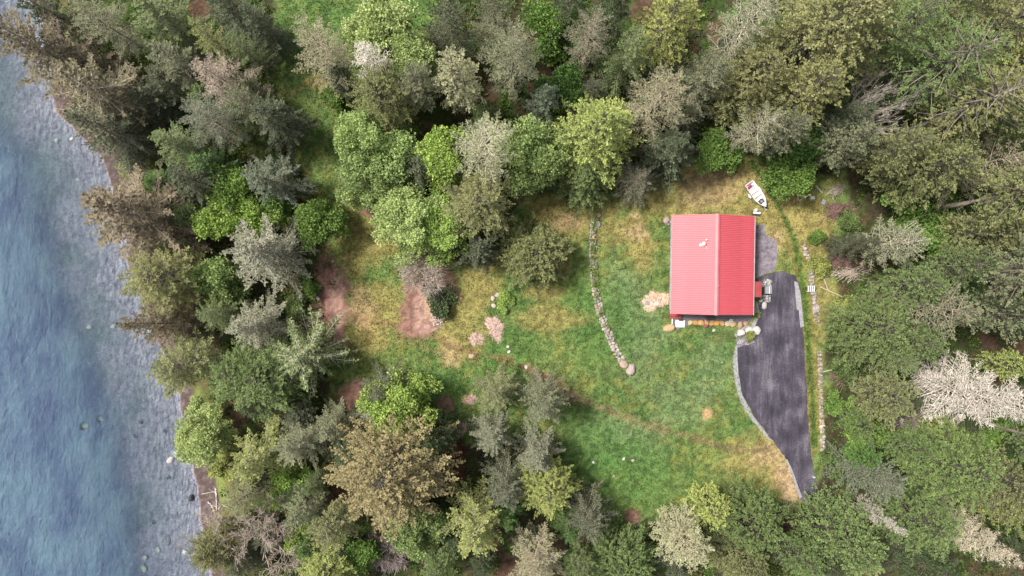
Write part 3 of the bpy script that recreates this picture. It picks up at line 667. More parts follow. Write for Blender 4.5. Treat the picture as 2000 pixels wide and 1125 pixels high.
# ------------------------------------------------------------------ the trees of the photograph
G_SHORE, G_TOP, G_RIGHT, G_LOW = 'trees along the shore', 'trees behind the lawn', 'forest right of the cabin', 'trees below the lawn'
ROWS = [
 # shore, top left
 ('spruce_tree','spruceB',98,22,50,15,'dk','d','dark spruce at the shore in the top left corner',G_SHORE),
 ('spruce_tree','shore',75,98,88,19,'br','g','large rusty brown spruce leaning furthest over the water, upper left',G_SHORE),
 ('spruce_tree','shore',182,180,94,17,'br','w','grey brown spruce with silvery branches just right of the rusty shore spruce',G_SHORE),
 ('conifer_tree','lichen',215,52,66,15,'gg','g','lichen grey conifer by the top edge left of the green fir',G_SHORE),
 ('fir_tree','fern',325,42,80,13,'gr','g','green fir with pale spreading branches on the top edge above the shore trees',G_SHORE),
 ('spruce_tree','spruceA',455,28,55,15,'dg','d','dark slate spruce on the top edge left of the mown strip',G_SHORE),
 ('fir_tree','fern',418,80,42,14,'yg','g','small yellow green fir above the pinkish lichen tree',G_SHORE),
 ('fir_tree','fern',480,100,40,13,'gr','g','small fresh green fir right of the yellow green one',G_SHORE),
 ('conifer_tree','spruceB',345,125,58,14,'gg','g','grey green conifer left of the pinkish lichen tree',G_SHORE),
 ('conifer_tree','lichenB',440,158,66,15,'pk','p','pinkish grey lichen covered conifer among darker shore trees',G_SHORE),
 ('conifer_tree','lichen',420,240,70,15,'bl','g','soft grey green conifer just below the pinkish lichen tree',G_SHORE),
 ('spruce_tree','spruceA',300,195,58,10,'dg','d','dark shaded spruce between the shore spruces and the lichen tree',G_SHORE),
 ('fir_tree','fern',355,290,66,13,'gr','g','green fir with fern like branches inland of the shore meadow gap',G_SHORE),
 ('fir_tree','fern',415,325,48,11,'em','g','smaller deep green fir right of the fern like green fir',G_SHORE),
 ('spruce_tree','shore',212,262,70,16,'dg','g','dark olive spruce leaning to the water above the grassy shore gap',G_SHORE),
 ('conifer_tree','spruceB',390,355,60,14,'dg','d','dim grey green conifer above the two lime shore maples',G_SHORE),
 ('spruce_tree','shore',255,425,114,18,'br','p','broad brown grey spruce over the water in the middle of the shore',G_SHORE),
 ('conifer_tree','firA',325,545,66,14,'ol','g','olive conifer below the broad brown shore spruce',G_SHORE),
 ('broadleaf_tree','leafC',470,370,42,9,'bg','d','bright green leafy tree, upper of the shore pair',G_SHORE),
 ('broadleaf_tree','leafC',445,432,44,9,'lime','d','bright lime leafy tree, lower left of the shore pair',G_SHORE),
 ('broadleaf_tree','leafC',515,428,38,8,'lime','d','lime leafy treetop behind the silver shore conifer',G_SHORE),
 ('conifer_tree','fern',515,490,92,16,'sil','w','big silvery conifer with long pale branches at the lawn edge left',G_SHORE),
 ('broadleaf_tree','leafC',432,545,42,8,'mg','d','pale green leafy tree left below the big silvery conifer',G_SHORE),
 ('spruce_tree','spruceA',510,55,46,14,'dg','d','narrow slate dark spruce beside the mown strip, top',G_SHORE),
 ('conifer_tree','spruceA',535,235,58,14,'dg','g','dark grey green conifer beside the narrow mown strip, nearest it',G_SHORE),
 ('conifer_tree','fern',490,205,50,15,'gg','g','grey conifer between the lichen tree and the mown strip',G_SHORE),
 ('conifer_tree','spruceB',532,352,68,13,'bl','g','blue grey conifer with drooping boughs left of the mown strip',G_SHORE),
 ('broadleaf_tree','leafC',625,440,40,7,'bg','d','bright green leafy tree at the left lawn edge above the mulch path',G_SHORE),
 ('conifer_tree','shore',312,635,58,17,'br','d','brown conifer reaching furthest over the water below the shore middle',G_SHORE),
 ('conifer_tree','firB',375,705,82,15,'ol','g','olive grey conifer on the shore right of the beach strip',G_SHORE),
 ('conifer_tree','fern',500,635,66,14,'sil','w','silver grey conifer left of the mulch path',G_SHORE),
 ('conifer_tree','fern',430,610,50,12,'gr','g','green conifer behind the brown one reaching over the water',G_SHORE),
 ('conifer_tree','firA',470,730,56,13,'gr','g','green conifer inland of the olive grey shore conifer',G_SHORE),
 ('broadleaf_tree','leafB',402,850,46,8,'lm2','d','pale yellow green leafy tree at the edge of the beach',G_SHORE),
 ('fir_tree','fern',595,695,90,12,'gr','w','wide green fir with bleached twigs at the lawn corner by the timber',G_SHORE),
 ('fir_tree','firA',520,740,66,12,'gr','g','green fir left of the wide fir at the lawn corner',G_SHORE),
 # below, left
 ('conifer_tree','fern',585,862,66,13,'gg','g','fan shaped grey green conifer below the wide green fir',G_LOW),
 ('conifer_tree','fern',655,830,52,11,'gg','g','grey green conifer left of the lime tree below the lawn',G_LOW),
 ('conifer_tree','spruceB',500,890,66,13,'yg','g','yellowish conifer right of the pale beach edge tree',G_LOW),
 ('broadleaf_shrub','leafC',565,945,34,5,'lime','d','lime green leafy shrub in a gap below the fan shaped conifer',G_LOW),
 ('conifer_tree','fern',745,765,56,10,'dg','g','slate green conifer standing on the lower lawn edge left',G_LOW),
 ('conifer_tree','lichen',730,800,40,9,'gg','w','small grey conifer just left of the lime tree below the lawn',G_LOW),
 ('broadleaf_tree','leafA',782,800,60,11,'lime','d','lime green leafy tree on the lower lawn edge above the golden conifer',G_LOW),
 ('conifer_tree','cedar',765,915,108,17,'gold','g','very large golden brown conifer below the lawn',G_LOW),
 ('conifer_tree','cedar',838,860,62,13,'dk','d','dark green conifer tucked against the right of the golden one',G_LOW),
 ('broadleaf_tree','bare',495,1058,88,13,None,'p','big bare branched tree with olive grey twigs at the beach bottom left',G_LOW),
 ('conifer_tree','lichen',485,962,56,12,'ol','g','olive brown twiggy conifer by the driftwood beach',G_LOW),
 ('conifer_tree','cedar',425,1068,46,10,'ol','d','low olive conifer overhanging the beach at the bottom',G_LOW),
 ('broadleaf_shrub','leafC',600,1048,32,5,'lime','d','lime leafy shrub right of the big bare branched tree',G_LOW),
 ('broadleaf_shrub','leafC',707,1070,34,6,'bg','d','vivid green leafy shrub left of the violet grey bare shrub',G_LOW),
 ('broadleaf_tree','leafB',815,1022,52,9,'mg','d','blue green leafy tree directly below the golden conifer',G_LOW),
 ('bare_shrub','bareshrub',762,1078,48,6,None,'v','violet grey bare shrub near the bottom edge',G_LOW),
 ('fir_tree','fern',925,1025,80,14,'yg','g','yellow green fir at the bottom centre left',G_LOW),
 ('conifer_tree','firB',660,1020,64,14,'ol','g','olive conifer below the golden one left side',G_LOW),
 ('conifer_tree','firA',600,985,52,13,'gg','g','grey green conifer between the fan conifer and the lime shrubs',G_LOW),
 ('conifer_tree','firA',640,1110,52,11,'yg','g','yellow green treetop on the bottom edge left',G_LOW),
 ('conifer_tree','firA',855,1105,48,11,'gr','g','green treetop on the bottom edge below the blue green leafy tree',G_LOW),
 # below, middle
 ('conifer_tree','fern',968,762,54,11,'ol','g','olive green conifer on the lawn edge by the worn track',G_LOW),
 ('conifer_tree','fern',1058,785,62,12,'gg','g','grey green star shaped conifer at the end of the worn track',G_LOW),
 ('conifer_tree','fern',962,850,52,10,'sil','g','silvery conifer below the olive one on the lawn edge',G_LOW),
 ('conifer_tree','fern',1050,885,56,11,'sil','g','silver green conifer in the middle group below the lawn',G_LOW),
 ('fir_tree','firA',1068,948,52,10,'yg','g','bright yellow green fir on the lawn edge, bottom middle',G_LOW),
 ('conifer_tree','fern',1150,1012,64,11,'dg','g','slate grey conifer by the lower tip of the lawn',G_LOW),
 ('conifer_tree','fern',985,950,60,12,'dg','g','dark grey conifer between the silver ones and the yellow green fir',G_LOW),
 ('conifer_tree','lichen',1330,1050,76,14,'pale','y','pale straw coloured feathery tree at the bottom right of centre',G_LOW),
 ('fir_tree','firA',1385,985,58,10,'yg','g','bright yellow green fir at the lawn bottom edge right',G_LOW),
 ('conifer_tree','cedar',1215,1100,62,10,'gr','d','dark green rounded conifer on the bottom edge left of the pale tree',G_LOW),
 ('conifer_tree','firA',1465,1020,62,11,'gr','d','mid green conifer between the yellow green fir and the drive end',G_LOW),
 ('conifer_tree','cedar',1455,1095,66,12,'ol','g','olive rounded conifer on the bottom edge right of the pale tree',G_LOW),
 ('conifer_tree','lichen',1045,1085,76,13,'tan','p','tan grey lichen conifer on the bottom edge centre',G_LOW),
 ('conifer_tree','firB',1130,1095,50,11,'gr','g','green treetop between the tan lichen conifer and the slate one',G_LOW),
 # top middle
 ('conifer_tree','lichenB',630,98,68,19,'tan','p','isolated pale grey conifer standing on the mown strip, top',G_TOP),
 ('conifer_tree','spruceA',668,150,42,9,'dg','d','small dark conifer under the isolated pale grey one',G_TOP),
 ('broadleaf_tree','leafA',752,72,66,13,'lm2','d','pale green leafy tree on the far lawn edge, top',G_TOP),
 ('broadleaf_tree','leafB',800,130,52,12,'lm2','d','pale green leafy tree behind the white dead branches',G_TOP),
 ('broadleaf_tree','leafB',728,150,34,10,'lm2','d','pale green leafy tree right of the isolated grey conifer',G_TOP),
 ('dead_snag','deadthin',735,132,66,18,None,'w','white dead snag with crooked branches in front of the pale leafy trees',G_TOP),
 ('conifer_tree','firA',752,195,58,16,'ol','d','dark olive conifer in front of the pale green leafy trees',G_TOP),
 ('conifer_tree','firB',822,180,54,17,'gg','g','green grey conifer left of the light tan conifer',G_TOP),
 ('conifer_tree','firA',895,160,70,20,'pale','g','light tan olive conifer with dense round crown, upper middle',G_TOP),
 ('fir_tree','fern',880,50,66,19,'dk','g','dark green fir with drooping fronds on the top edge',G_TOP),
 ('fir_tree','fern',965,12,52,19,'gg','g','grey green fir cut by the top edge, middle',G_TOP),
 ('conifer_tree','lichen',1000,120,80,21,'gg','g','large grey conifer with fine branches, upper middle',G_TOP),
 ('broadleaf_tree','leafA',712,270,48,12,'lm2','d','pale lime leafy tree, upper left of the central group',G_TOP),
 ('broadleaf_tree','leafC',775,305,44,10,'lm2','d','round lime leafy treetop right of the upper left pale one',G_TOP),
 ('broadleaf_tree','leafB',718,350,50,9,'mg','d','green leafy tree at the left foot of the central group',G_TOP),
 ('conifer_tree','spruceB',822,325,52,11,'dg','d','dark grey conifer in the hollow of the central group',G_TOP),
 ('broadleaf_tree','leafB',880,312,54,11,'lime','d','yellow lime leafy tree left of the tall pale conifer',G_TOP),
 ('conifer_tree','lichenB',945,290,84,25,'pale','w','tallest pale straw conifer with a bare light trunk, picture centre top',G_TOP),
 ('conifer_tree','firA',935,400,62,14,'ol','g','olive green conifer below the tallest pale conifer',G_TOP),
 ('broadleaf_tree','leafA',800,430,58,10,'lm2','d','pale lime leafy tree at the bottom of the central group, left one',G_TOP),
 ('broadleaf_tree','leafA',865,442,54,9,'lime','d','lime green leafy tree at the bottom of the central group, right one',G_TOP),
 ('broadleaf_tree','leafA',1035,305,62,12,'mg','d','full green leafy tree right of the tallest pale conifer',G_TOP),
 ('conifer_tree','spruceB',935,485,52,8,'dg','d','small dark grey conifer between the lime tree and the round pine',G_TOP),
 ('pine_tree','pine',1043,497,62,7,'ol','g','round olive pine standing alone on the lawn',G_TOP),
 # top middle right
 ('conifer_tree','lichen',1148,80,60,19,'gg','p','grey conifer with thin bare branches, top right of centre',G_TOP),
 ('broadleaf_shrub','leafC',1072,60,46,8,'bg','d','bright green understory shrub in the dark gap, top centre',G_TOP),
 ('broadleaf_shrub','leafC',1098,180,42,8,'em','d','deep green understory shrub below the thin grey conifer',G_TOP),
 ('conifer_tree','spruceA',1062,200,46,14,'bl','d','blue green conifer right of the large grey one',G_TOP),
 ('fir_tree','firA',1290,60,84,22,'yg','g','large yellow green fir on the top edge right of centre',G_TOP),
 ('fir_tree','fern',1225,110,62,18,'gr','g','green fir left of the large yellow green fir',G_TOP),
 ('conifer_tree','lichenB',1285,195,80,21,'tan','p','tan grey lichen conifer with radiating bare branches above the cabin lawn',G_TOP),
 ('fir_tree','fern',1370,160,70,18,'gg','g','grey green fir with fern fronds right of the tan lichen conifer',G_TOP),
 ('fir_tree','cedar',1162,262,104,18,'yg','g','big yellow green conifer at the edge of the lawn top',G_TOP),
 ('fir_tree','cedar',1140,345,68,9,'gr','g','broad green conifer skirt reaching the lawn below the yellow green one',G_TOP),
 ('conifer_tree','lichenB',1240,355,52,8,'dg','p','brownish shaded conifer at the lawn edge above the stone wall',G_TOP),
 ('conifer_tree','spruceA',1308,300,66,13,'dg','d','dark blue green conifer above the dry lawn',G_TOP),
 ('broadleaf_shrub','leafC',1390,300,40,5,'bg','d','bright green leafy shrub at the dry lawn top edge',G_TOP),
 ('conifer_tree','lichen',1445,60,74,21,'gg','w','lichen grey conifer with whitish branches on the top edge right',G_TOP),
 ('conifer_tree','firA',1460,165,64,18,'ol','d','dark olive conifer left of the large golden olive fir',G_TOP),
 ('conifer_tree','lichen',1472,255,64,16,'gg','w','grey conifer with white bare branches above the boat',G_TOP),
 ('conifer_tree','spruceA',1195,15,52,19,'dk','d','dark green conifer cut by the top edge right of centre',G_TOP),
 ('conifer_tree','spruceB',1110,15,48,18,'dk','d','dark conifer cut by the top edge above the thin grey one',G_TOP),
 # right forest, upper
 ('fir_tree','cedar',1605,75,104,24,'yo','g','largest golden olive fir, top right',G_RIGHT),
 ('fir_tree','firA',1560,185,90,21,'ol','g','olive grey fir below the largest golden one',G_RIGHT),
 ('conifer_tree','firB',1510,265,60,17,'gg','g','grey green conifer left below the olive grey fir',G_RIGHT),
 ('broadleaf_shrub','leafC',1555,285,42,8,'em','d','deep green leafy understory tree above the bright one by the boat',G_RIGHT),
 ('broadleaf_tree','leafC',1545,342,40,6,'bg','d','bright green leafy tree right of the boat',G_RIGHT),
 ('fir_tree','tall',1715,80,54,25,'gr','g','leaning green fir with visible trunk right of the golden fir',G_RIGHT),
 ('fir_tree','firA',1820,28,66,25,'ol','g','olive fir cut by the top edge, right',G_RIGHT),
 ('fir_tree','tall',1895,85,60,26,'ol','g','olive fir with bare stem near the top right corner',G_RIGHT),
 ('conifer_tree','firB',1950,25,58,24,'bl','g','blue grey conifer in the top right corner',G_RIGHT),
 ('conifer_tree','firA',1985,110,52,23,'dk','g','dark conifer on the right edge below the top right corner',G_RIGHT),
 ('fir_tree','tall',1800,150,68,26,'gr','w','green fir with a white dead lower half, upper right forest',G_RIGHT),
 ('dead_snag','bare',1705,205,62,23,None,'w','white snag of crooked dead branches in the upper right forest',G_RIGHT),
 ('fir_tree','tall',1965,155,66,26,'yg','g','yellow green fir with pale trunk on the right edge, upper',G_RIGHT),
 ('fir_tree','tall',1850,225,72,26,'ol','w','tan olive fir with a long whitish trunk, upper right forest',G_RIGHT),
 ('fir_tree','tall',1970,235,62,25,'gr','g','green fir on the right edge below the yellow green one',G_RIGHT),
 ('conifer_tree','firA',1645,285,62,17,'gg','g','grey olive conifer overhanging the timber pieces',G_RIGHT),
 ('conifer_tree','firB',1725,295,66,19,'ol','g','olive conifer below the white snag',G_RIGHT),
 ('conifer_tree','firA',1800,330,66,20,'ol','g','olive conifer below the long trunked tan olive fir',G_RIGHT),
 ('conifer_tree','lichenB',1905,325,80,22,'tan','p','pale lichen olive conifer in the right forest, upper middle',G_RIGHT),
 ('conifer_tree','firA',1980,330,54,22,'gg','g','grey green conifer on the right edge, upper middle',G_RIGHT),
 ('conifer_tree','spruceA',1640,245,50,17,'dg','d','dark conifer between the olive grey fir and the white snag',G_RIGHT),
 ('conifer_tree','firA',1745,170,46,20,'dk','d','dark green conifer behind the white snag',G_RIGHT),
 # right forest, middle
 ('conifer_tree','lichen',1740,475,70,14,'gg','w','grey green conifer with bleached twigs right of the brush heaps',G_RIGHT),
 ('broadleaf_shrub','leafC',1820,455,56,7,'bg','d','bright green understory tree below the bare leaning trunk',G_RIGHT),
 ('fir_tree','tall',1945,385,66,27,'ol','p','olive fir with a thick bare leaning trunk, right forest middle',G_RIGHT),
 ('conifer_tree','firA',1905,455,74,19,'ol','g','olive conifer right of the bright understory tree',G_RIGHT),
 ('conifer_tree','firA',1975,470,66,21,'gg','g','grey green conifer on the right edge, middle',G_RIGHT),
 ('fir_tree','tall',1975,530,66,27,'gg','p','grey green fir on the right edge with bare trunk below it',G_RIGHT),
 ('conifer_tree','firB',1850,520,60,17,'gr','g','green conifer above the second bare leaning trunk',G_RIGHT),
 ('conifer_tree','firB',1770,555,62,14,'gr','g','green conifer right of the white steps in the stone wall',G_RIGHT),
 ('broadleaf_shrub','leafC',1760,385,44,7,'bg','d','leafy green understory tree above the bleached twig conifer',G_RIGHT),
 ('conifer_tree','firA',1703,640,72,12,'gr','g','broad green conifer right of the drive, nearest it',G_RIGHT),
 ('conifer_tree','lichenB',1825,600,84,17,'gg','p','pale grey green conifer in the middle of the right forest',G_RIGHT),
 ('conifer_tree','firB',1775,665,62,13,'gr','g','green conifer below the pale grey green one',G_RIGHT),
 ('conifer_tree','firA',1950,610,70,19,'gg','g','grey green conifer above the white dead tree',G_RIGHT),
 ('conifer_tree','fern',1740,705,60,11,'gr','g','green conifer with low fronds below the broad one by the drive',G_RIGHT),
 ('conifer_tree','firB',1715,770,74,12,'ol','g','olive green conifer at the lower stone wall',G_RIGHT),
 ('bare_shrub','bareshrub',1765,800,42,7,None,'v','pinkish grey bare shrub left of the white dead tree',G_RIGHT),
 ('dead_tree','dead',1915,775,92,23,None,'w','big white dead conifer lying across the right edge view',G_RIGHT),
 ('fir_tree','firA',1985,715,46,15,'yg','g','yellow green fir above the white dead conifer at the right edge',G_RIGHT),
 ('broadleaf_shrub','leafC',1910,850,58,7,'bg','d','bright green leafy understory tree below the white dead conifer',G_RIGHT),
 ('broadleaf_shrub','leafC',1840,850,54,7,'yg','d','yellow green leafy understory tree below left of the white dead conifer',G_RIGHT),
 ('fir_tree','tall',1990,845,50,24,'gr','p','fir on the right edge with a bare horizontal looking trunk',G_RIGHT),
 ('broadleaf_shrub','leafC',1672,845,40,5,'bg','d','bright green shrubby tree by the end of the lower stone wall',G_RIGHT),
 ('conifer_tree','fern',1710,930,70,12,'bl','g','blue grey fir at the narrow end of the drive',G_RIGHT),
 ('conifer_tree','firA',1850,905,80,14,'gr','g','deep green conifer in the lower right forest',G_RIGHT),
 ('conifer_tree','firB',1955,930,76,18,'ol','g','olive tan conifer on the lower right edge',G_RIGHT),
 ('conifer_tree','firA',1770,870,54,11,'gr','g','green conifer between the blue grey fir and the deep green one',G_RIGHT),
 ('conifer_tree','cedar',1655,1062,92,14,'gr','g','large round green conifer at the end of the drive, bottom',G_RIGHT),
 ('dead_tree','dead',1890,1042,62,19,None,'y','straw coloured dead conifer pointing to the bottom right corner',G_RIGHT),
 ('conifer_tree','firA',1790,1015,66,13,'gr','g','mid green conifer left of the straw coloured dead one',G_RIGHT),
 ('conifer_tree','firA',1805,1100,66,14,'dk','g','dark conifer on the bottom edge, lower right',G_RIGHT),
 ('conifer_tree','firB',1970,1080,60,17,'dk','g','dark conifer in the bottom right corner',G_RIGHT),
 ('conifer_tree','fern',1975,1005,52,16,'yg','g','yellow green conifer above the bottom right corner',G_RIGHT),
 ('conifer_tree','firA',1560,1085,58,11,'gr','g','green conifer on the bottom edge left of the large round one',G_RIGHT),
 ('dead_snag','deadthin',1715,1010,30,13,None,'w','thin white snag between the round green conifer and the blue grey fir',G_RIGHT),
]
for (nm, kind, px, py, R, h, tint, bk, label, grp) in ROWS:
    cat = 'shrub' if 'shrub' in nm else 'tree'
    f = 0.55 if h > 8 else 0.5
    plant_tree(nm, kind, px, py, R, h, tint, label, cat, bk, grp, f)

# small half-hidden trees that fill the forest between the big ones
def in_forest(px, py): return poly_dist(np.array([px], float), np.array([py], float), LAWN)[0] < -25
r5 = random.Random(5); placed = []
for px0, px1, py0, py1, n in ((1660,2010,20,1110,40),(1420,1660,20,270,10),(1050,1420,20,300,12),(280,560,20,560,12),(460,700,780,1110,12),(860,1640,1000,1120,10),(840,1060,60,420,5)):
    where = {1660: 'right of the drive', 1420: 'above the boat', 1050: 'above the dry lawn', 280: 'along the upper shore', 460: 'left of the golden conifer', 860: 'along the bottom edge', 840: 'in the central group'}[px0]
    for i in range(n):
        for _ in range(30):
            px = r5.uniform(px0, px1); py = r5.uniform(py0, py1)
            wx_, wy_ = at(px, py, 4)
            if not in_forest(wx_*15+1000, 562.5-wy_*15): continue
            if shore_d(np.array([wx_]), np.array([wy_]))[0] < 6: continue
            if all(math.hypot(px-a, py-b) > 42 for a, b in placed): break
        else: continue
        placed.append((px, py))
        plant_tree('understory_fir', r5.choice(['fern', 'firB', 'spruceB']), px, py, r5.uniform(30, 46), r5.uniform(6, 10), r5.choice(['dk', 'dg', 'em', 'gr']),
                   'small shaded understory fir half hidden beneath taller trees '+where, 'tree', 'd', 'small understory firs '+where)

# shrubs in the garden and along the edges
SHR = [
 ('leafy_shrub','bush',655,190,26,2.6,'bg','bright green shrub below the isolated pale grey conifer'),
 ('leafy_shrub','bushB',865,592,27,2.0,'dk','dark green shrub in the mulch island bed'),
 ('leafy_shrub','bush',845,572,18,1.6,'bl','grey green shrub in the middle of the mulch island bed'),
 ('fern_plant','bushB',985,588,17,1.2,'lime','lime green fern clump beside white rocks on the lawn'),
 ('leafy_shrub','bush',1208,517,9,0.7,'lm2','tiny pale shrub alone on the lawn right of the stone wall'),
 ('leafy_shrub','bush',1466,657,9.5,0.8,'yg','small round yellow shrub between white boulders at the drive corner'),
 ('leafy_shrub','bushB',1481,615,6,0.6,'yg','yellow green clump at the cabin corner by the drive'),
 ('leafy_shrub','bush',1600,520,20,1.6,'yg','yellow green shrub above the upper stone wall right side'),
 ('leafy_shrub','bush',1636,660,26,2.0,'gr','green shrub against the stone wall beside the drive'),
 ('leafy_shrub','bushB',1650,600,24,2.0,'yg','yellow green shrub right of the broken wall stones'),
 ('leafy_shrub','bush',1595,462,14,1.2,'bg','small bright shrub on the dry grass near the brush heap'),
 ('leafy_shrub','bush',1660,430,20,1.6,'gr','green shrub behind the reddish brush heap'),
 ('leafy_shrub','bushB',1640,790,24,2.0,'bg','bright green shrub right of the lower stone wall'),
 ('leafy_shrub','bush',1655,720,26,2.2,'gr','green shrub between the two lower wall stretches'),
 ('leafy_shrub','bush',1632,910,22,2.2,'gr','green shrub beside the narrowing drive'),
 ('leafy_shrub','bush',1430,308,18,2.0,'bg','bright green shrub at the forest edge above the dry lawn'),
 ('leafy_shrub','bush',240,325,18,1.4,'lime','lime green shore shrub in the grassy gap'),
 ('leafy_shrub','bush',372,800,20,1.6,'lm2','pale shrub on the beach edge above the leafy tree'),
 ('leafy_shrub','bushB',432,920,22,1.6,'yg','yellow green shrub above the driftwood'),
 ('leafy_shrub','bush',580,600,22,1.8,'gr','green shrub in the mulch left of the path'),
 ('leafy_shrub','bush',600,560,20,1.8,'bg','bright green shrub above the mulch left of the path'),
]
for nm, kind, px, py, R, h, tint, label in SHR:
    plant_tree(nm, kind, px, py, R, h, tint, label, 'shrub', 'd', 'shrubs round the garden')
t = plant_tree('bare_shrub', 'bareshrub', 825, 535, 50, 6, None, 'silvery bare shrub rising from the mulch island bed', 'shrub', 'p')

# ------------------------------------------------------------------ grass and undergrowth
g = np.random.default_rng(3)
n = 210000
px = g.uniform(535, 1640, n); py = g.uniform(-20, 1030, n)
keep = poly_dist(px, py, LAWN) > -4
for E in EXCL: keep &= poly_dist(px, py, E) < -1
keep &= poly_dist(px, py, [(1311,415),(1476,420),(1474,622),(1309,622)]) < 0
px = px[keep]; py = py[keep]; x, y = (px-1000)/15, (562.5-py)/15
col = paint(x, y)
green = (col[:, 1] > col[:, 0]*0.72); x, y, col = x[green], y[green], col[green]
n = len(x); dsw = line_dist(x, y, DITCH_W)
D = norm(np.column_stack([g.normal(0, 0.7, n), g.normal(0, 0.7, n), np.full(n, 0.55)]))
L = g.uniform(0.12, 0.34, n)*np.where(dsw < 0.4, 1.3, 1)
V, F = diamonds(np.column_stack([x, y, gz(x, y)-0.01]), D, L, L*0.36, g, 0.8)
col = col*g.uniform(0.85, 1.45, (n, 1))
me = mesh_np('grass', V, F, attrs={'var': np.repeat(g.uniform(0.2, 0.8, n), 4)}, cols=np.repeat(col, 4, 0))
o = obj('grass', me, M_GRASS); o['kind'] = 'stuff'; o['label'] = 'short patchy grass over the whole lawn'; o['category'] = 'grass'

nc = 9000
px = g.uniform(-20, 2020, nc); py = g.uniform(-20, 1150, nc); x, y = (px-1000)/15, (562.5-py)/15
keep = (poly_dist(px, py, LAWN) < -2) & (shore_d(x, y) > 4.5) & (fbm(x*0.25, y*0.25, 44) > 0.42)
x, y = x[keep], y[keep]; nc = len(x)
per = 34; i = np.repeat(np.arange(nc), per); n = len(i)
rad = g.uniform(0.3, 0.9, nc); hh = g.uniform(0.25, 1.1, nc)
v = norm(g.normal(0, 1, (n, 3))); v[:, 2] = np.abs(v[:, 2])
o_ = np.column_stack([x[i], y[i], gz(x, y)[i]]) + v*np.column_stack([rad[i], rad[i], hh[i]])*g.uniform(0.3, 1, (n, 1))
D = norm(v+g.normal(0, 0.5, (n, 3))); L = g.uniform(0.15, 0.38, n)
V, F = diamonds(o_, D, L, L*0.55, g, 0.7)
pal = np.array([(0.09, 0.17, 0.03), (0.13, 0.22, 0.04), (0.06, 0.11, 0.03), (0.18, 0.2, 0.05), (0.17, 0.12, 0.06)])
ci = pal[g.choice(5, nc, p=[.3, .22, .3, .1, .08])]
me = mesh_np('undergrowth', V, F, attrs={'var': np.repeat(g.uniform(0.1, 0.9, n), 4)}, cols=np.repeat(ci[i], 4, 0))
o = obj('undergrowth', me, M_UNDER); o['kind'] = 'stuff'; o['label'] = 'low leafy undergrowth covering the forest floor'; o['category'] = 'undergrowth'

# ------------------------------------------------------------------ stones
def rock_mesh(seed, sub=1, flat=0.7, rough=0.22):
    g = np.random.default_rng(seed); bm = bmesh.new()
    bmesh.ops.create_icosphere(bm, subdivisions=sub, radius=1.0)
    nrm = norm(g.normal(0, 1, (7, 3))); off = g.uniform(0.55, 0.88, 7)
    for v in bm.verts:
        c = np.array(v.co)
        for q, o in zip(nrm, off):
            e = c@q - o
            if e > 0: c = c-q*e*0.85
        c = c*(1+g.normal(0, rough*0.3)); c[2] *= flat
        v.co = c
    me = bpy.data.meshes.new('stone'); bm.to_mesh(me); bm.free()
    if sub > 2:
        for p in me.polygons: p.use_smooth = True
    return me
SMALL = [rock_mesh(200+i, 1, 0.75) for i in range(8)]
for m_ in SMALL: m_.materials.append(M_STONE)
BIG = [rock_mesh(300+i, 2, 0.78, 0.25) for i in range(6)]
for m_ in BIG: m_.materials.append(M_STONE)
GREYS = [(0.42,0.38,0.35),(0.33,0.31,0.30),(0.50,0.46,0.42),(0.40,0.33,0.27),(0.46,0.40,0.38),(0.30,0.27,0.24),(0.48,0.36,0.26)]
def stone(parent, x, y, z, s, r, name='stone', cols=GREYS, me=None):
    o = bpy.data.objects.new(name, me or r.choice(SMALL)); COL.objects.link(o); o.parent = parent
    o.location = (x, y, z); o.rotation_euler = (r.uniform(-.3, .3), r.uniform(-.3, .3), r.uniform(0, TAU))
    o.scale = (s*r.uniform(0.8, 1.25), s*r.uniform(0.75, 1.1), s*r.uniform(0.7, 1.0))
    c = r.choice(cols); j = r.uniform(0.8, 1.15); o.color = (c[0]*j, c[1]*j, c[2]*j, 1)
    return o
def resample(pts, step):
    pts = np.array(pts, float); seg = np.hypot(*np.diff(pts, axis=0).T); s = np.concatenate([[0], seg.cumsum()])
    u = np.arange(0, s[-1], step); return np.column_stack([np.interp(u, s, pts[:, 0]), np.interp(u, s, pts[:, 1])])
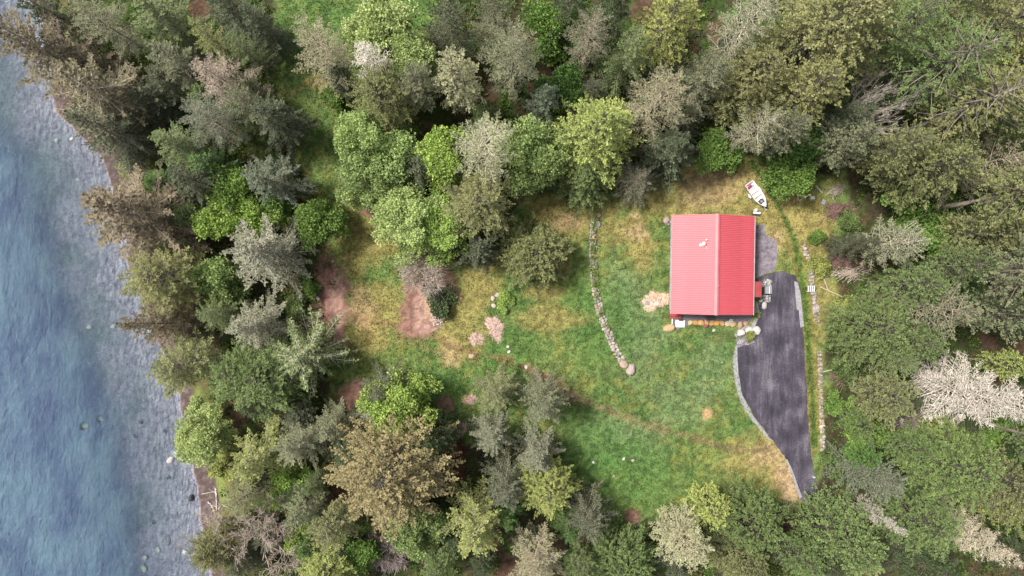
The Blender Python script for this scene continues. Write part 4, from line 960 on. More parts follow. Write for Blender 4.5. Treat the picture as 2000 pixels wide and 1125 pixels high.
def stone_wall(label, pts_px, width, size, rows, step, seed, layers=2, moss=0):
    r = random.Random(seed); pts = resample([at(a, b) for a, b in pts_px], step)
    base = pts[len(pts)//2]
    w = thing('stone_wall', label, 'wall', (base[0], base[1], 0), 0, None)
    T = np.gradient(pts, axis=0); T = norm(T); N = np.column_stack([-T[:, 1], T[:, 0]])
    for i, (p, t, nn) in enumerate(zip(pts, T, N)):
        for k in range(rows):
            u = (k-(rows-1)/2)/max(1, rows)*width + r.uniform(-.06, .06)
            q = p+nn*u+t*r.uniform(-.3, .3)*step
            stone(w, q[0]-base[0], q[1]-base[1], gz1(q[0], q[1])+size*0.22, size*r.uniform(0.75, 1.25), r)
        if layers > 1 and r.random() < 0.75:
            q = p+nn*r.uniform(-.25, .25)*width
            stone(w, q[0]-base[0], q[1]-base[1], size*0.85, size*r.uniform(0.7, 1.05), r)
    if moss:
        g = np.random.default_rng(seed); n = moss; i = g.integers(0, int(len(pts)*0.72), n)
        cl = g.integers(0, 30, n); ci = g.integers(0, int(len(pts)*0.72), 30)[cl]
        o_ = np.column_stack([pts[ci, 0]-base[0]+g.normal(0, 0.22, n), pts[ci, 1]-base[1]+g.normal(0, 0.22, n), g.uniform(0.2, 0.55, n)])
        D = norm(g.normal(0, 1, (n, 3))+np.array([0, 0, 0.6])); L = g.uniform(0.1, 0.22, n)
        V, F = diamonds(o_, D, L, L*0.6, g, 0.8)
        m = obj('creeping_plants', mesh_np('creeping_plants', V, F, attrs={'var': np.repeat(g.uniform(0, 1, n), 4)}), M_BROAD, w); m.color = (0.2, 0.3, 0.06, 1); m['kind'] = 'stuff'
    return w
stone_wall('long curving dry stone wall across the lawn left of the cabin', [(1162,428),(1159,450),(1158,500),(1161,550),(1166,585),(1175,618),(1190,655),(1206,690),(1222,716)], 0.95, 0.25, 3, 0.36, 1, 2, 1500)
stone_wall('low stone wall right of the drive, upper stretch below the brush heap', [(1570,480),(1578,505),(1585,540),(1589,575),(1592,610),(1597,632)], 0.6, 0.27, 2, 0.42, 2, 2)
stone_wall('low stone wall right of the drive, lower stretch half overgrown', [(1600,688),(1602,740),(1603,790),(1606,840),(1607,878)], 0.55, 0.25, 2, 0.42, 3, 1)

def boulder(px, py, rpx, col, label, seed, cat='boulder', group=None, z=None, name='boulder', sy=0.8, rz=None, h=0.8):
    r = random.Random(seed); x, y = at(px, py, 0 if z is None else z); zz = gz1(x, y) if z is None else z
    s = rpx/15
    o = obj(name, BIG[seed % 6], None, None, (x, y, zz+s*h*0.30), (0, 0, r.uniform(0, TAU) if rz is None else rz), (s*1.2, s*sy*1.2, s*h))
    o.color = (*col, 1)
    return tag(o, label, cat, group)
LG = (0.50,0.47,0.45); OR = (0.50,0.32,0.15); TN = (0.48,0.38,0.28); PKs = (0.42,0.30,0.28)
boulder(1231, 722, 11, (0.45,0.37,0.35), 'large pinkish boulder at the lower end of the long stone wall', 1)
boulder(1218, 712, 8, (0.48,0.37,0.28), 'tan boulder just before the end of the long stone wall', 2)
boulder(1168, 437, 6.5, (0.42,0.38,0.42), 'round lilac grey boulder near the top of the long stone wall', 3)
boulder(1169, 421, 5, (0.46,0.34,0.33), 'pinkish boulder at the very top of the long stone wall', 4)
G_EDGE = 'boulders edging the gravel in front of the cabin'
EDGE = [(1349,630,4.5,(0.5,0.45,0.33),'pale boulder edging the gravel, leftmost of the row'),(1358,630,4.5,OR,'orange boulder, second from the left in the gravel edging row'),(1369,630,5,(0.52,0.36,0.2),'large orange boulder, third from the left in the gravel edging row'),
 (1379,630,5,(0.44,0.30,0.2),'brown orange boulder above the dark red one in the edging row'),(1390,631,4.5,OR,'orange boulder, fifth from the left in the gravel edging row'),(1400,632,4.8,(0.53,0.33,0.12),'deep orange boulder in the middle of the gravel edging row'),
 (1410,632,5,(0.5,0.37,0.22),'sandy boulder left of the white one in the edging row'),(1421,632,5,(0.6,0.54,0.48),'whitish boulder below the turquoise pot in the edging row'),(1432,633,5,TN,'tan boulder right of the whitish one in the edging row'),
 (1446,634,5.5,(0.42,0.33,0.3),'brownish pink boulder near the right end of the edging row'),(1456,632,4,(0.45,0.3,0.26),'small reddish boulder at the right end of the edging row')]
for i, e in enumerate(EDGE): boulder(e[0], e[1], e[2]*1.22, (e[3][0]*1.1, e[3][1]*0.95, e[3][2]*0.75), e[4], 10+i, 'boulder', G_EDGE)
boulder(1378, 636, 5.5, (0.27,0.10,0.09), 'dark red boulder in front of the edging row', 31)
boulder(1394, 645, 3.4, (0.55,0.55,0.52), 'small pale grey stone on the lawn in front of the edging row', 32, 'stone')
boulder(1308, 641, 12, (0.50,0.37,0.2), 'large orange brown boulder at the left front cabin corner', 33, sy=0.6, rz=0.1)
boulder(1448, 650, 8, (0.55,0.54,0.53), 'white boulder left of the round yellow shrub', 34)
boulder(1463, 645, 7.5, (0.6,0.58,0.53), 'cream white boulder above the round yellow shrub', 35)
boulder(1478, 645, 8, (0.56,0.56,0.57), 'white boulder right of the round yellow shrub on the drive', 36)
boulder(1493, 596, 7, (0.5,0.49,0.5), 'pale grey boulder alone on the drive below the entry steps', 37)
boulder(1593, 603, 8, (0.44,0.38,0.38), 'biggest stone leaning at the upper stone wall right of the drive', 38)
boulder(963, 582, 5, (0.55,0.45,0.44), 'white pink rock left of the lime fern clump', 39, 'rock')
boulder(973, 577, 6, (0.5,0.4,0.38), 'pinkish rock above the lime fern clump', 40, 'rock')
boulder(964, 597, 4.5, (0.6,0.5,0.46), 'pale rock below left of the lime fern clump', 41, 'rock')
boulder(986, 600, 2.8, (0.65,0.6,0.55), 'small white rock below the lime fern clump', 42, 'rock')
boulder(994, 687, 3.6, (0.7,0.66,0.62), 'white stone on the lawn below the wood chip patches', 43, 'stone')
boulder(992, 677, 3.0, (0.66,0.62,0.58), 'smaller white stone just above its twin on the lawn', 44, 'stone')
boulder(866, 567, 6, (0.55,0.46,0.42), 'pale rock at the top of the dark shrub in the island bed', 45, 'rock')
boulder(825, 565, 6, (0.52,0.38,0.28), 'tan rock under the silvery bare shrub', 46, 'rock')
boulder(621, 583, 4, (0.68,0.6,0.54), 'small white rock in the mulch left of the path, upper one', 47, 'rock')
boulder(624, 614, 6, (0.66,0.57,0.47), 'cream rock in the mulch left of the path', 48, 'rock')
boulder(630, 646, 2.5, (0.7,0.65,0.6), 'tiny white rock in the mulch beside the timber', 49, 'rock')
boulder(650, 510, 2.6, (0.6,0.55,0.52), 'small white stone at the top of the mulch path', 50, 'stone')
boulder(1028, 716, 4, (0.6,0.5,0.48), 'pink white stone at the left end of the worn track', 51, 'stone')
boulder(920, 695, 5, (0.55,0.4,0.36), 'flat pinkish rock in the grass below the small chip patch', 52, 'rock', h=0.3)
boulder(1301, 430, 6, (0.42,0.33,0.32), 'reddish grey rock off the top left cabin corner', 53, 'rock')
boulder(1159, 903, 2.8, (0.7,0.7,0.68), 'tiny white stone at the lower lawn left side', 54, 'stone')
boulder(1218, 896, 3.2, (0.66,0.66,0.6), 'whitish stone in the middle of the lower lawn', 55, 'stone')
boulder(1236, 899, 3.2, (0.5,0.4,0.33), 'brown stone right of the whitish one on the lower lawn', 56, 'stone')
boulder(1199, 930, 2.8, (0.48,0.36,0.3), 'small brown stone nearest the lower lawn tip', 57, 'stone')
# rocks in the shallows
for i, e in enumerate(SEA_R): boulder(e[0], e[1], e[2], e[3], e[4], 60+i, 'rock', 'rocks along the shore', name='shore_rock', z=max(gz1(*at(e[0], e[1], SEA-0.6)), SEA-0.42-e[2]/15*0.45) if i < 19 else -1.95, h=0.6 if i < 19 else 0.9)

def rock_pile(label, px, py, wx_, wy_, n, size, seed, cols):
    r = random.Random(seed); x, y = at(px, py); t = thing('rock_pile', label, 'rocks', (x, y, 0.0))
    for i in range(n):
        u, v = r.uniform(-1, 1), r.uniform(-1, 1); stone(t, u*wx_, v*wy_, 0.06+r.uniform(0, 0.3)*(1-abs(u))*(1-abs(v)), size*r.uniform(0.7, 1.3), r, 'stone', cols)
LIGHT = [(0.48,0.47,0.46),(0.36,0.36,0.36),(0.56,0.55,0.53),(0.28,0.28,0.29)]
rock_pile('pile of light grey rocks above the entry steps', 1498, 553, 0.55, 0.42, 42, 0.16, 1, LIGHT)
rock_pile('bed of light grey rocks below the entry steps', 1493, 583, 0.8, 0.4, 46, 0.15, 2, LIGHT)
rock_pile('scatter of grey rubble beside the round yellow shrub', 1452, 668, 0.8, 0.35, 40, 0.12, 3, [(0.36,0.33,0.38),(0.26,0.24,0.28),(0.46,0.43,0.48)])
rock_pile('low heap of pinkish rocks beside the top left cabin corner', 1305, 433, 0.45, 0.35, 20, 0.14, 4, [(0.5,0.42,0.42),(0.4,0.32,0.33)])

# ------------------------------------------------------------------ the cabin
HX, HY = 25.32, 2.90; HW, HL = 5.19, 6.23; EZ, RZ = 2.8, 4.68
cabin = thing('cabin', 'long cabin with a ribbed red metal gable roof beside the drive', 'house', (HX, HY, 0), math.radians(-0.9))
def walls():
    bm = bmesh.new(); w, l = HW-0.45, HL-0.45; zt = EZ+0.08; zr = zt+(RZ-EZ)*(w/HW)
    def v(x, y, z): return bm.verts.new((x, y, z))
    for s in (-1, 1):
        p = [v(-w, s*l, -0.1), v(w, s*l, -0.1), v(w, s*l, zt), v(0, s*l, zr), v(-w, s*l, zt)]; bm.faces.new(p if s < 0 else p[::-1])
        q = [v(s*w, -l, -0.1), v(s*w, l, -0.1), v(s*w, l, zt), v(s*w, -l, zt)]; bm.faces.new(q if s > 0 else q[::-1])
    bmesh.ops.remove_doubles(bm, verts=bm.verts[:], dist=0.001)
    me = bpy.data.meshes.new('wall'); bm.to_mesh(me); bm.free(); return me
obj('wall', walls(), M_WALL, cabin)
m = MB(); m.box((0, 0, 0.1), (2*HW-0.8, 2*HL-0.8, 0.4)); obj('foundation', m.mesh('foundation'), M_CONC, cabin)
NP = 14; PW = 2*HL/NP
def panel(seed):
    """one metal sheet of the slope that falls towards +x: four raised ribs, eave to ridge"""
    pitch = PW/4; prof = []
    for k in range(4):
        y0 = -PW/2+k*pitch
        prof += [(y0+0.002 if k == 0 else y0, 0), (y0+0.050, 0), (y0+0.070, 0.075), (y0+0.110, 0.075), (y0+0.130, 0)]
    prof.append((PW/2-0.002, 0))
    bm = bmesh.new(); cols = []
    for (x, z) in ((0.0, RZ), (HW*0.5, (RZ+EZ)/2), (HW, EZ)):
        cols.append([bm.verts.new((x, y, z+dz)) for y, dz in prof])
    b = [[bm.verts.new((x, y, z-0.03)) for y in (-PW/2+0.002, PW/2-0.002)] for x, z in ((0.0, RZ), (HW, EZ))]
    n = len(prof)
    for i in range(2):
        for j in range(n-1): bm.faces.new((cols[i][j], cols[i+1][j], cols[i+1][j+1], cols[i][j+1]))
    bm.faces.new((b[0][0], b[0][1], b[1][1], b[1][0]))
    bm.faces.new([b[1][0], b[1][1]]+cols[2][::-1])
    bm.faces.new([b[0][0]]+cols[0]+[b[0][1]])
    bm.faces.new([b[0][0], b[1][0], cols[2][0], cols[1][0], cols[0][0]]); bm.faces.new([b[1][1], b[0][1], cols[0][-1], cols[1][-1], cols[2][-1]])
    bmesh.ops.recalc_face_normals(bm, faces=bm.faces[:])
    me = bpy.data.meshes.new('roof_panel'); bm.to_mesh(me); bm.free(); return me
pm = panel(0); pm.materials.append(M_ROOF)
for s in (0, 1):
    for k in range(NP):
        o = obj('roof_panel', pm, None, cabin, (0, -HL+PW*(k+0.5), random.uniform(0, 0.004)), (0, 0, math.pi*s))
def cap():
    bm = bmesh.new(); pr = [(-0.28, RZ-0.045), (-0.1, RZ+0.05), (0, RZ+0.085), (0.1, RZ+0.05), (0.28, RZ-0.045)]
    a = [bm.verts.new((x, -HL-0.03, z)) for x, z in pr]; b = [bm.verts.new((x, HL+0.03, z)) for x, z in pr]
    c = [bm.verts.new((x, -HL-0.03, z-0.02)) for x, z in pr]; d = [bm.verts.new((x, HL+0.03, z-0.02)) for x, z in pr]
    for i in range(4):
        bm.faces.new((a[i], a[i+1], b[i+1], b[i])); bm.faces.new((c[i], d[i], d[i+1], c[i+1]))
    me = bpy.data.meshes.new('ridge_cap'); bm.to_mesh(me); bm.free()
    for v in me.vertices: v.co.z += 0.05
    return me
obj('ridge_cap', cap(), simple('pale_red_ridge_steel', (0.62, 0.19, 0.21), (0.56, 0.16, 0.18), 1, 0.5), cabin)
for s in (-1, 1):
    m = MB(); m.box((s*(HW+0.05), 0, EZ-0.075), (0.09, 2*HL+0.04, 0.02)); m.box((s*(HW+0.09), 0, EZ-0.03), (0.02, 2*HL+0.04, 0.11)); m.box((s*(HW+0.012), 0, EZ-0.06), (0.02, 2*HL+0.04, 0.05))
    obj('gutter', m.mesh('gutter'), M_TRIM, cabin)
    for e in (-1, 1):
        L = math.hypot(HW, RZ-EZ); m = MB(); m.box((s*HW/2, e*(HL-0.05), (EZ+RZ)/2-0.14), (L, 0.04, 0.16), ry=s*math.atan2(RZ-EZ, HW)); obj('fascia_board', m.mesh('fascia_board'), M_REDWOOD, cabin)
def window(x, y, z, w, h, axis):
    t = MB(); d = (w, 0.06, h) if axis == 'y' else (0.06, w, h); t.box((x, y, z), d); o = obj('window', t.mesh('window'), M_WHITE, cabin)
    sx = math.copysign(0.035, x) if axis == 'x' else 0; sy = math.copysign(0.035, y) if axis == 'y' else 0
    for k in (-1, 1):
        t = MB(); dd = (w/2-0.08, 0.02, h-0.12) if axis == 'y' else (0.02, w/2-0.08, h-0.12)
        c = (x+k*w/4, y+sy, z) if axis == 'y' else (x+sx, y+k*w/4, z); t.box(c, dd); obj('pane', t.mesh('pane'), M_GLASS, o)
for x in (-1.2, 1.4, 3.4): window(x, -(HL-0.43), 1.55, 1.3, 1.1, 'y')
for x in (-2.5, 2.5): window(x, HL-0.43, 1.6, 1.3, 1.0, 'y')
for y in (-4, -0.5, 3.2): window(-(HW-0.43), y, 1.6, 1.5, 1.1, 'x')
for y in (-4.3, 3.8): window(HW-0.43, y, 1.6, 1.2, 1.0, 'x')
m = MB(); m.box((-4.0, -(HL-0.43), 1.35), (0.95, 0.07, 2.05)); d = obj('door', m.mesh('door'), M_REDWOOD, cabin)
m = MB(); m.cyl((-3.65, -(HL-0.38), 1.3), (-3.65, -(HL-0.30), 1.3), 0.035); obj('handle', m.mesh('handle'), M_GREY, d)
m = MB(); m.box((HW-0.43, -2.95, 1.35), (0.07, 0.95, 2.05)); d = obj('door', m.mesh('door'), M_WHITE, cabin)
m = MB(); m.cyl((HW-0.38, -2.6, 1.3), (HW-0.30, -2.6, 1.3), 0.035); obj('handle', m.mesh('handle'), M_GREY, d)
# roof fittings
def on_roof(lx): return EZ+(RZ-EZ)*(1-abs(lx)/HW)
lx, ly = -1.62, 2.55
m = MB(); m.cyl((lx, ly, on_roof(lx)-0.1), (lx, ly, on_roof(lx)+0.45), 0.13, n=12); m.cyl((lx, ly, on_roof(lx)+0.42), (lx, ly, on_roof(lx)+0.6), 0.26, 0.1, 14); v = obj('vent_pipe', m.mesh('vent_pipe'), M_WHITE, cabin)
m = MB(); m.cyl((lx-0.27, ly-0.12, on_roof(lx-.27)+0.02), (lx-0.27, ly-0.12, on_roof(lx-.27)+0.10), 0.2, 0.15, 14); obj('vent_flashing', m.mesh('vent_flashing'), M_WHITE, cabin)
m = MB(); m.cyl((lx+0.3, ly+0.5, on_roof(lx+.3)-0.1), (lx+0.3, ly+0.5, on_roof(lx+.3)+0.35), 0.10, n=12); m.torus((lx+0.3, ly+0.5, on_roof(lx+.3)+0.35), 0.11, 0.025, 14, 6); obj('vent_pipe', m.mesh('vent_pipe'), M_TRIM, cabin)
m = MB(); m.cyl((lx+0.1, ly-0.1, on_roof(lx)+0.3), (lx+0.48, ly-0.62, on_roof(lx+.48)+0.03), 0.025, n=6); obj('vent_brace', m.mesh('vent_brace'), M_WHITE, cabin)
m = MB(); m.cyl((0.15, -2.6, RZ), (0.15, -2.6, RZ+0.25), 0.05, n=8); obj('vent_pipe', m.mesh('vent_pipe'), M_TRIM, cabin)
# entry awning on the drive side
m = MB(); m.box((HW+0.62, -2.98, 2.42), (1.08, 1.95, 0.06), ry=math.radians(7))
for k in range(8): m.box((HW+0.62, -2.98-0.85+k*0.243, 2.465), (1.08, 0.05, 0.03), ry=math.radians(7))
aw = obj('awning', m.mesh('awning'), M_AWN, cabin)
for s in (-1, 1):
    m = MB(); m.box((HW+1.05, -2.98+s*0.9, 1.2), (0.09, 0.09, 2.36)); obj('post', m.mesh('post'), M_WHITE, aw)
# front stairs
st = obj('porch_stairs', MB().box((-4.0, -HL-0.02, 0.25), (1.35, 0.62, 0.5)).mesh('porch_stairs'), M_REDWOOD, cabin)
for k, (yy, zz) in enumerate(((-HL+0.1, 0.60), (-HL-0.28, 0.46), (-HL-0.56, 0.28))):
    obj('tread', MB().box((-4.0, yy, zz), (1.5, 0.30, 0.05), bev=0.008).mesh('tread'), M_REDWOOD, st)
for s in (-1, 1): obj('stringer', MB().box((-4.0+s*0.74, -HL-0.28, 0.36), (0.07, 0.95, 0.10), rx=math.radians(22)).mesh('stringer'), M_REDWOOD, st)

px, py = 1328, 632; x, y = at(px, py)
slab = obj('concrete_slab', MB().box((0, 0, 0.06), (1.2, 0.95, 0.14), bev=0.01).mesh('concrete_slab'), M_WHITE, None, (x, y, 0), (0, 0, -0.015)); tag(slab, 'white concrete slab at the foot of the red stairs', 'slab')
mat_ = obj('door_mat', MB().box((0, 0, 0.012), (0.62, 0.32, 0.02), bev=0.004).mesh('door_mat'), M_DARK, None, (*at(1330, 624.5), 0.131), (0, 0, -0.015)); tag(mat_, 'dark door mat on the white slab by the stairs', 'mat')
kb = obj('border_board', MB().box((0, 0, 0.08), (0.12, 1.6, 0.2)).mesh('border_board'), M_WHITE, None, (*at(1312.5, 627), 0), (0, 0, -0.03)); tag(kb, 'white edging board at the left end of the gravel strip', 'board')
be = thing('bench', 'dark grey slatted bench on the gravel before the cabin front', 'bench', (*at(1385.5, 621), 0.012))
for k in range(4): obj('slat', MB().box((0, -0.18+k*0.12, 0.45), (1.05, 0.09, 0.035)).mesh('slat'), M_GREY if False else M_DARK, be)
for sx in (-1, 1):
    for sy in (-1, 1): obj('leg', MB().box((sx*0.45, sy*0.16, 0.215), (0.06, 0.06, 0.43)).mesh('leg'), M_DARK, be)
pt = thing('garden_pot', 'small turquoise pot on the gravel before the cabin front', 'pot', (*at(1426, 626), 0.012))
m = MB(); m.cyl((0, 0, 0), (0, 0, 0.30), 0.14, 0.2, 14); obj('body', m.mesh('body'), M_TEAL, pt)
m = MB(); m.torus((0, 0, 0.3), 0.2, 0.03, 16, 6); obj('rim', m.mesh('rim'), M_WHITE, pt)
m = MB(); m.cyl((0.12, 0.05, 0.2), (0.36, 0.16, 0.34), 0.05, 0.03, 8); obj('spout', m.mesh('spout'), M_TEAL, pt)
es = thing('entry_steps', 'pale concrete entry steps between two rock piles on the drive', 'steps', (*at(1500, 566.5), 0.03))
for k in range(3): obj('step', MB().box((-0.35+k*0.32, 0, 0.26-k*0.09), (0.32 if k else 0.5, 0.95, 0.52-k*0.18), bev=0.01).mesh('step'), M_WHITE if k == 1 else M_CONC, es)

# ------------------------------------------------------------------ boat on its trailer
bx0, by0 = at(1463, 357, 0.9); bx1, by1 = at(1495.5, 404, 0.9)
BA = math.atan2(by1-by0, bx1-bx0); BL = math.hypot(bx1-bx0, by1-by0); cx, cy = (bx0+bx1)/2, (by0+by1)/2
tr = thing('boat_trailer', 'galvanised trailer under the white boat', 'trailer', (cx, cy, gz1(cx, cy)), BA)
m = MB(); m.box((0.1, 0, 0.36), (3.0, 0.08, 0.08)); m.box((-0.4, 0, 0.34), (0.08, 1.45, 0.08)); m.box((0.7, 0, 0.4), (0.08, 0.9, 0.06)); m.box((-1.2, 0, 0.4), (0.08, 1.1, 0.06)); obj('chassis', m.mesh('chassis'), M_GREY, tr)
m = MB(); m.cyl((1.5, 0, 0.36), (2.25, 0, 0.40), 0.05, n=8); m.box((2.28, 0, 0.44), (0.18, 0.12, 0.12)); obj('tongue', m.mesh('tongue'), M_TRIM, tr)
m = MB(); m.cyl((2.1, 0, 0.0), (2.1, 0, 0.5), 0.035, n=8); obj('jack_stand', m.mesh('jack_stand'), M_GREY, tr)
for s in (-1, 1):
    m = MB(); m.cyl((-0.4, s*0.74, 0.27), (-0.4, s*0.90, 0.27), 0.27, n=18); w_ = obj('wheel', m.mesh('wheel'), M_DARK, tr)
    m = MB(); m.cyl((-0.4, s*0.905, 0.27), (-0.4, s*0.915, 0.27), 0.14, n=12); obj('rim', m.mesh('rim'), M_WHITE, w_)
    m = MB(); m.box((-0.4, s*0.82, 0.57), (0.62, 0.22, 0.03)); obj('fender', m.mesh('fender'), M_WHITE, tr)
bt = thing('boat', 'small white open boat with thwarts parked on the dry grass above the cabin', 'boat', (cx, cy, gz1(cx, cy)+0.42), BA)
def hull():
    bm = bmesh.new(); rings = []; n = 13
    for i in range(n):
        s = i/(n-1); x = -BL/2+s*BL; w = 0.72*(0.86+0.14*math.sin(min(1, s*1.6)*math.pi/2))*(1-max(0, (s-0.5)/0.5)**2.3*0.97); zk = 0.02+0.3*max(0, (s-0.65)/0.35)**2; zg = 0.52+0.14*s**2
        r = [(0, zk), (0.72*w, zk+0.1), (w, zg), (w-min(0.07, w*0.5), zg), (0.64*w, zk+0.17), (0, zk+0.13)]
        full = [(y, z) for y, z in r]+[(-y, z) for y, z in r[-2:0:-1]]
        rings.append([bm.verts.new((x, y, z)) for y, z in full])
    k = len(rings[0])
    for a, b in zip(rings[:-1], rings[1:]):
        for j in range(k): bm.faces.new((a[j], b[j], b[(j+1) % k], a[(j+1) % k]))
    q = rings[0]; bm.faces.new((q[0], q[1], q[4], q[5])); bm.faces.new((q[1], q[2], q[3], q[4])); bm.faces.new((q[0], q[5], q[6], q[9])); bm.faces.new((q[9], q[6], q[7], q[8]))
    q = rings[-1]; bm.faces.new(q)
    bmesh.ops.recalc_face_normals(bm, faces=bm.faces[:])
    me = bpy.data.meshes.new('hull'); bm.to_mesh(me); bm.free(); return me
obj('hull', hull(), M_BOAT, bt)
obj('transom', MB().box((-BL/2+0.06, 0, 0.34), (0.08, 1.16, 0.44)).mesh('transom'), M_BOAT, bt)
for x, w in ((-BL/2+0.42, 1.24), (-0.55, 1.34), (0.05, 1.34), (0.6, 1.26)): obj('thwart', MB().box((x, 0, 0.40), (0.26, w-0.1, 0.04), bev=0.008).mesh('thwart'), M_WHITE, bt)
obj('floorboard', MB().box((-0.2, 0, 0.22), (2.3, 0.8, 0.02)).mesh('floorboard'), M_TRIM, bt)
obj('foredeck', MB().box((BL/2-0.42, 0, 0.56), (0.42, 0.36, 0.03), bev=0.01).mesh('foredeck'), M_BOAT, bt)
cu = obj('cushion', MB().box((0, 0, 0.06), (0.26, 0.62, 0.12), bev=0.03).mesh('cushion'), M_PINK); cu.location = (cx+math.cos(BA)*(-BL/2+0.44)-math.sin(BA)*(-0.22), cy+math.sin(BA)*(-BL/2+0.44)+math.cos(BA)*(-0.22), gz1(cx, cy)+0.42+0.42); cu.rotation_euler = (0, 0, BA+0.12)
tag(cu, 'magenta cushion on the stern seat of the white boat', 'cushion')
ti = thing('tyre', 'grey ring shaped tyre lying in the bow of the white boat', 'tyre', (cx+math.cos(BA)*1.0, cy+math.sin(BA)*1.0, gz1(cx, cy)+0.42+0.28))
obj('tread_ring', MB().torus((0, 0, 0.09), 0.27, 0.085, 22, 8).mesh('tread_ring'), M_DARK, ti); obj('rim', MB().cyl((0, 0, 0.03), (0, 0, 0.12), 0.17, n=14).mesh('rim'), M_GREY, ti)

# white canisters by the cabin corner
cn = thing('gas_canister', 'white upright canister at the top right cabin corner', 'canister', (*at(1474, 411.5), 0))
m = MB(); m.cyl((0, 0, 0), (0, 0, 0.75), 0.2, n=16); m.cyl((0, 0, 0.75), (0, 0, 0.86), 0.2, 0.1, 16); obj('tank', m.mesh('tank'), M_WHITE, cn); obj('valve', MB().cyl((0, 0, 0.86), (0, 0, 0.98), 0.05, n=8).mesh('valve'), M_GREY, cn)
cn = thing('storage_tank', 'white horizontal tank on a dark base near the cabin corner', 'tank', (*at(1476.5, 416.5), 0), -0.05)
m = MB(); m.cyl((-0.42, 0, 0.38), (0.42, 0, 0.38), 0.17, n=14); m.cyl((-0.5, 0, 0.38), (-0.42, 0, 0.38), 0.1, 0.17, 14); m.cyl((0.42, 0, 0.38), (0.5, 0, 0.38), 0.17, 0.1, 14); obj('tank', m.mesh('tank'), M_WHITE, cn); obj('cradle', MB().box((0, 0, 0.11), (1.0, 0.5, 0.22), bev=0.02).mesh('cradle'), M_DARK, cn)

# timbers, slabs, steps
def timber(label, a, b, w, h, mat, name='timber', z=0.0, cat='timber', grp=None):
    (x0, y0), (x1, y1) = at(*a), at(*b); L = math.hypot(x1-x0, y1-y0)
    xm, ym = (x0+x1)/2, (y0+y1)/2; zz = max(gz1(x0, y0), gz1(x1, y1), gz1(xm, ym))
    o = obj(name, MB().box((0, 0, h/2), (L, w, h), bev=min(w, h)*0.12).mesh(name), mat, None, (xm, ym, zz-0.01+z), (0, 0, math.atan2(y1-y0, x1-x0)))
    return tag(o, label, cat, grp)
timber('upright looking pale timber, left arm of the L by the bright tree', (1557,377), (1559,392), 0.16, 0.16, M_PALEWOOD)
timber('short pale timber, foot of the L right of the boat', (1561,392), (1568,387), 0.18, 0.16, M_PALEWOOD)
timber('long pale timber lying right of the L on dry grass', (1566,384), (1584,381), 0.2, 0.18, M_PALEWOOD)
timber('thin dark pole propped behind the long pale timber', (1570,369), (1570.5,380), 0.1, 0.1, M_TIMBER)
timber('forked bleached timber under the grey olive conifer', (1592,362), (1606,377), 0.14, 0.14, M_PALEWOOD)
timber('small white block beside the long pale timber', (1582,387), (1590,386), 0.42, 0.22, M_WHITE, 'block', cat='block')
o = obj('well_cover', MB().box((0, 0, 0.1), (0.52, 0.72, 0.28), bev=0.03).mesh('well_cover'), M_GREY, None, (*at(1607.5, 395), 0), (0, 0, -0.4)); tag(o, 'grey rectangular well cover on the dry grass by the brush heap', 'cover')
timber('reddish brown squared timber along the mulch path', (651,626), (646,664), 0.42, 0.34, M_TIMBER)
timber('pale grey log below the reddish timber, partly under branches', (644,668), (646,692), 0.4, 0.32, M_PALEWOOD, 'log', cat='log')
ws = thing('garden_steps', 'small white slatted steps crossing the stone wall right of the drive', 'steps', (*at(1582, 564), 0.0))
for s in (-1, 1): obj('stringer', MB().box((0, s*0.36, 0.32), (1.0, 0.07, 0.10), ry=-0.18).mesh('stringer'), M_PALEWOOD, ws)
for k in range(4): obj('tread', MB().box((-0.36+k*0.24, 0, 0.33+k*0.044), (0.11, 0.72, 0.06)).mesh('tread'), M_WHITE, ws)
for s in (-1, 1): obj('leg', MB().box((-0.44, s*0.36, 0.12), (0.07, 0.07, 0.3)).mesh('leg'), M_PALEWOOD, ws); obj('leg', MB().box((0.44, s*0.36, 0.18), (0.07, 0.07, 0.42)).mesh('leg'), M_PALEWOOD, ws)
timber('long thin bleached pole on the grass right of the white steps', (1601,560), (1646,580), 0.11, 0.1, M_PALEWOOD, 'pole', cat='pole')
timber('bleached branch standing right of the upper stone wall', (1604,533), (1617,566), 0.12, 0.1, M_PALEWOOD, 'branch', cat='branch')
timber('thin dead pole across the lower stone wall', (1603,727), (1652,716), 0.12, 0.12, M_PALEWOOD, 'pole', cat='pole')
def driftwood(label, pts_px, r0, forks, seed):
    g = np.random.default_rng(seed); T = Tubes()
    P_ = np.array([[*at(a, b, -1.0), 0] for a, b in pts_px]); base = P_[len(P_)//2].copy()
    s_ = np.linspace(0, 1, 9); u = np.linspace(0, 1, len(P_))
    zg = max(gz1(p[0], p[1]) for p in P_)
    pts = np.column_stack([np.interp(s_, u, P_[:, k]) for k in range(3)])-base; pts[:, :2] += g.normal(0, r0*0.35, (9, 2)); pts[:, 2] = [gz1(p[0]+base[0], p[1]+base[1])-zg+r0*0.7 for p in pts]
    T.add(pts, r0*(1-0.6*s_)*g.uniform(0.85, 1.15, 9), 8)
    for k in range(forks):
        i = g.integers(1, 8); d = norm(np.array([*g.normal(0, 1, 2), 0.15])); L = g.uniform(0.4, 1.3); q = np.linspace(0, 1, 5)
        T.add(pts[i]+d*(q*L)[:, None]+g.normal(0, 0.05, (5, 3))*q[:, None], r0*0.4*(1-0.8*q), 5)
    o = obj('driftwood_log', T.mesh('driftwood_log'), M_BARK, None, (base[0], base[1], zg)); o.color = (0.56, 0.50, 0.46, 1)
    tag(o, label, 'driftwood', 'driftwood on the beach')
driftwood('long bleached driftwood log lying along the top of the beach', [(420,955),(423,975),(421,998)], 0.17, 4, 1)
driftwood('short bleached driftwood branch left of the long log', [(402,982),(410,992),(416,1004)], 0.13, 3, 2)
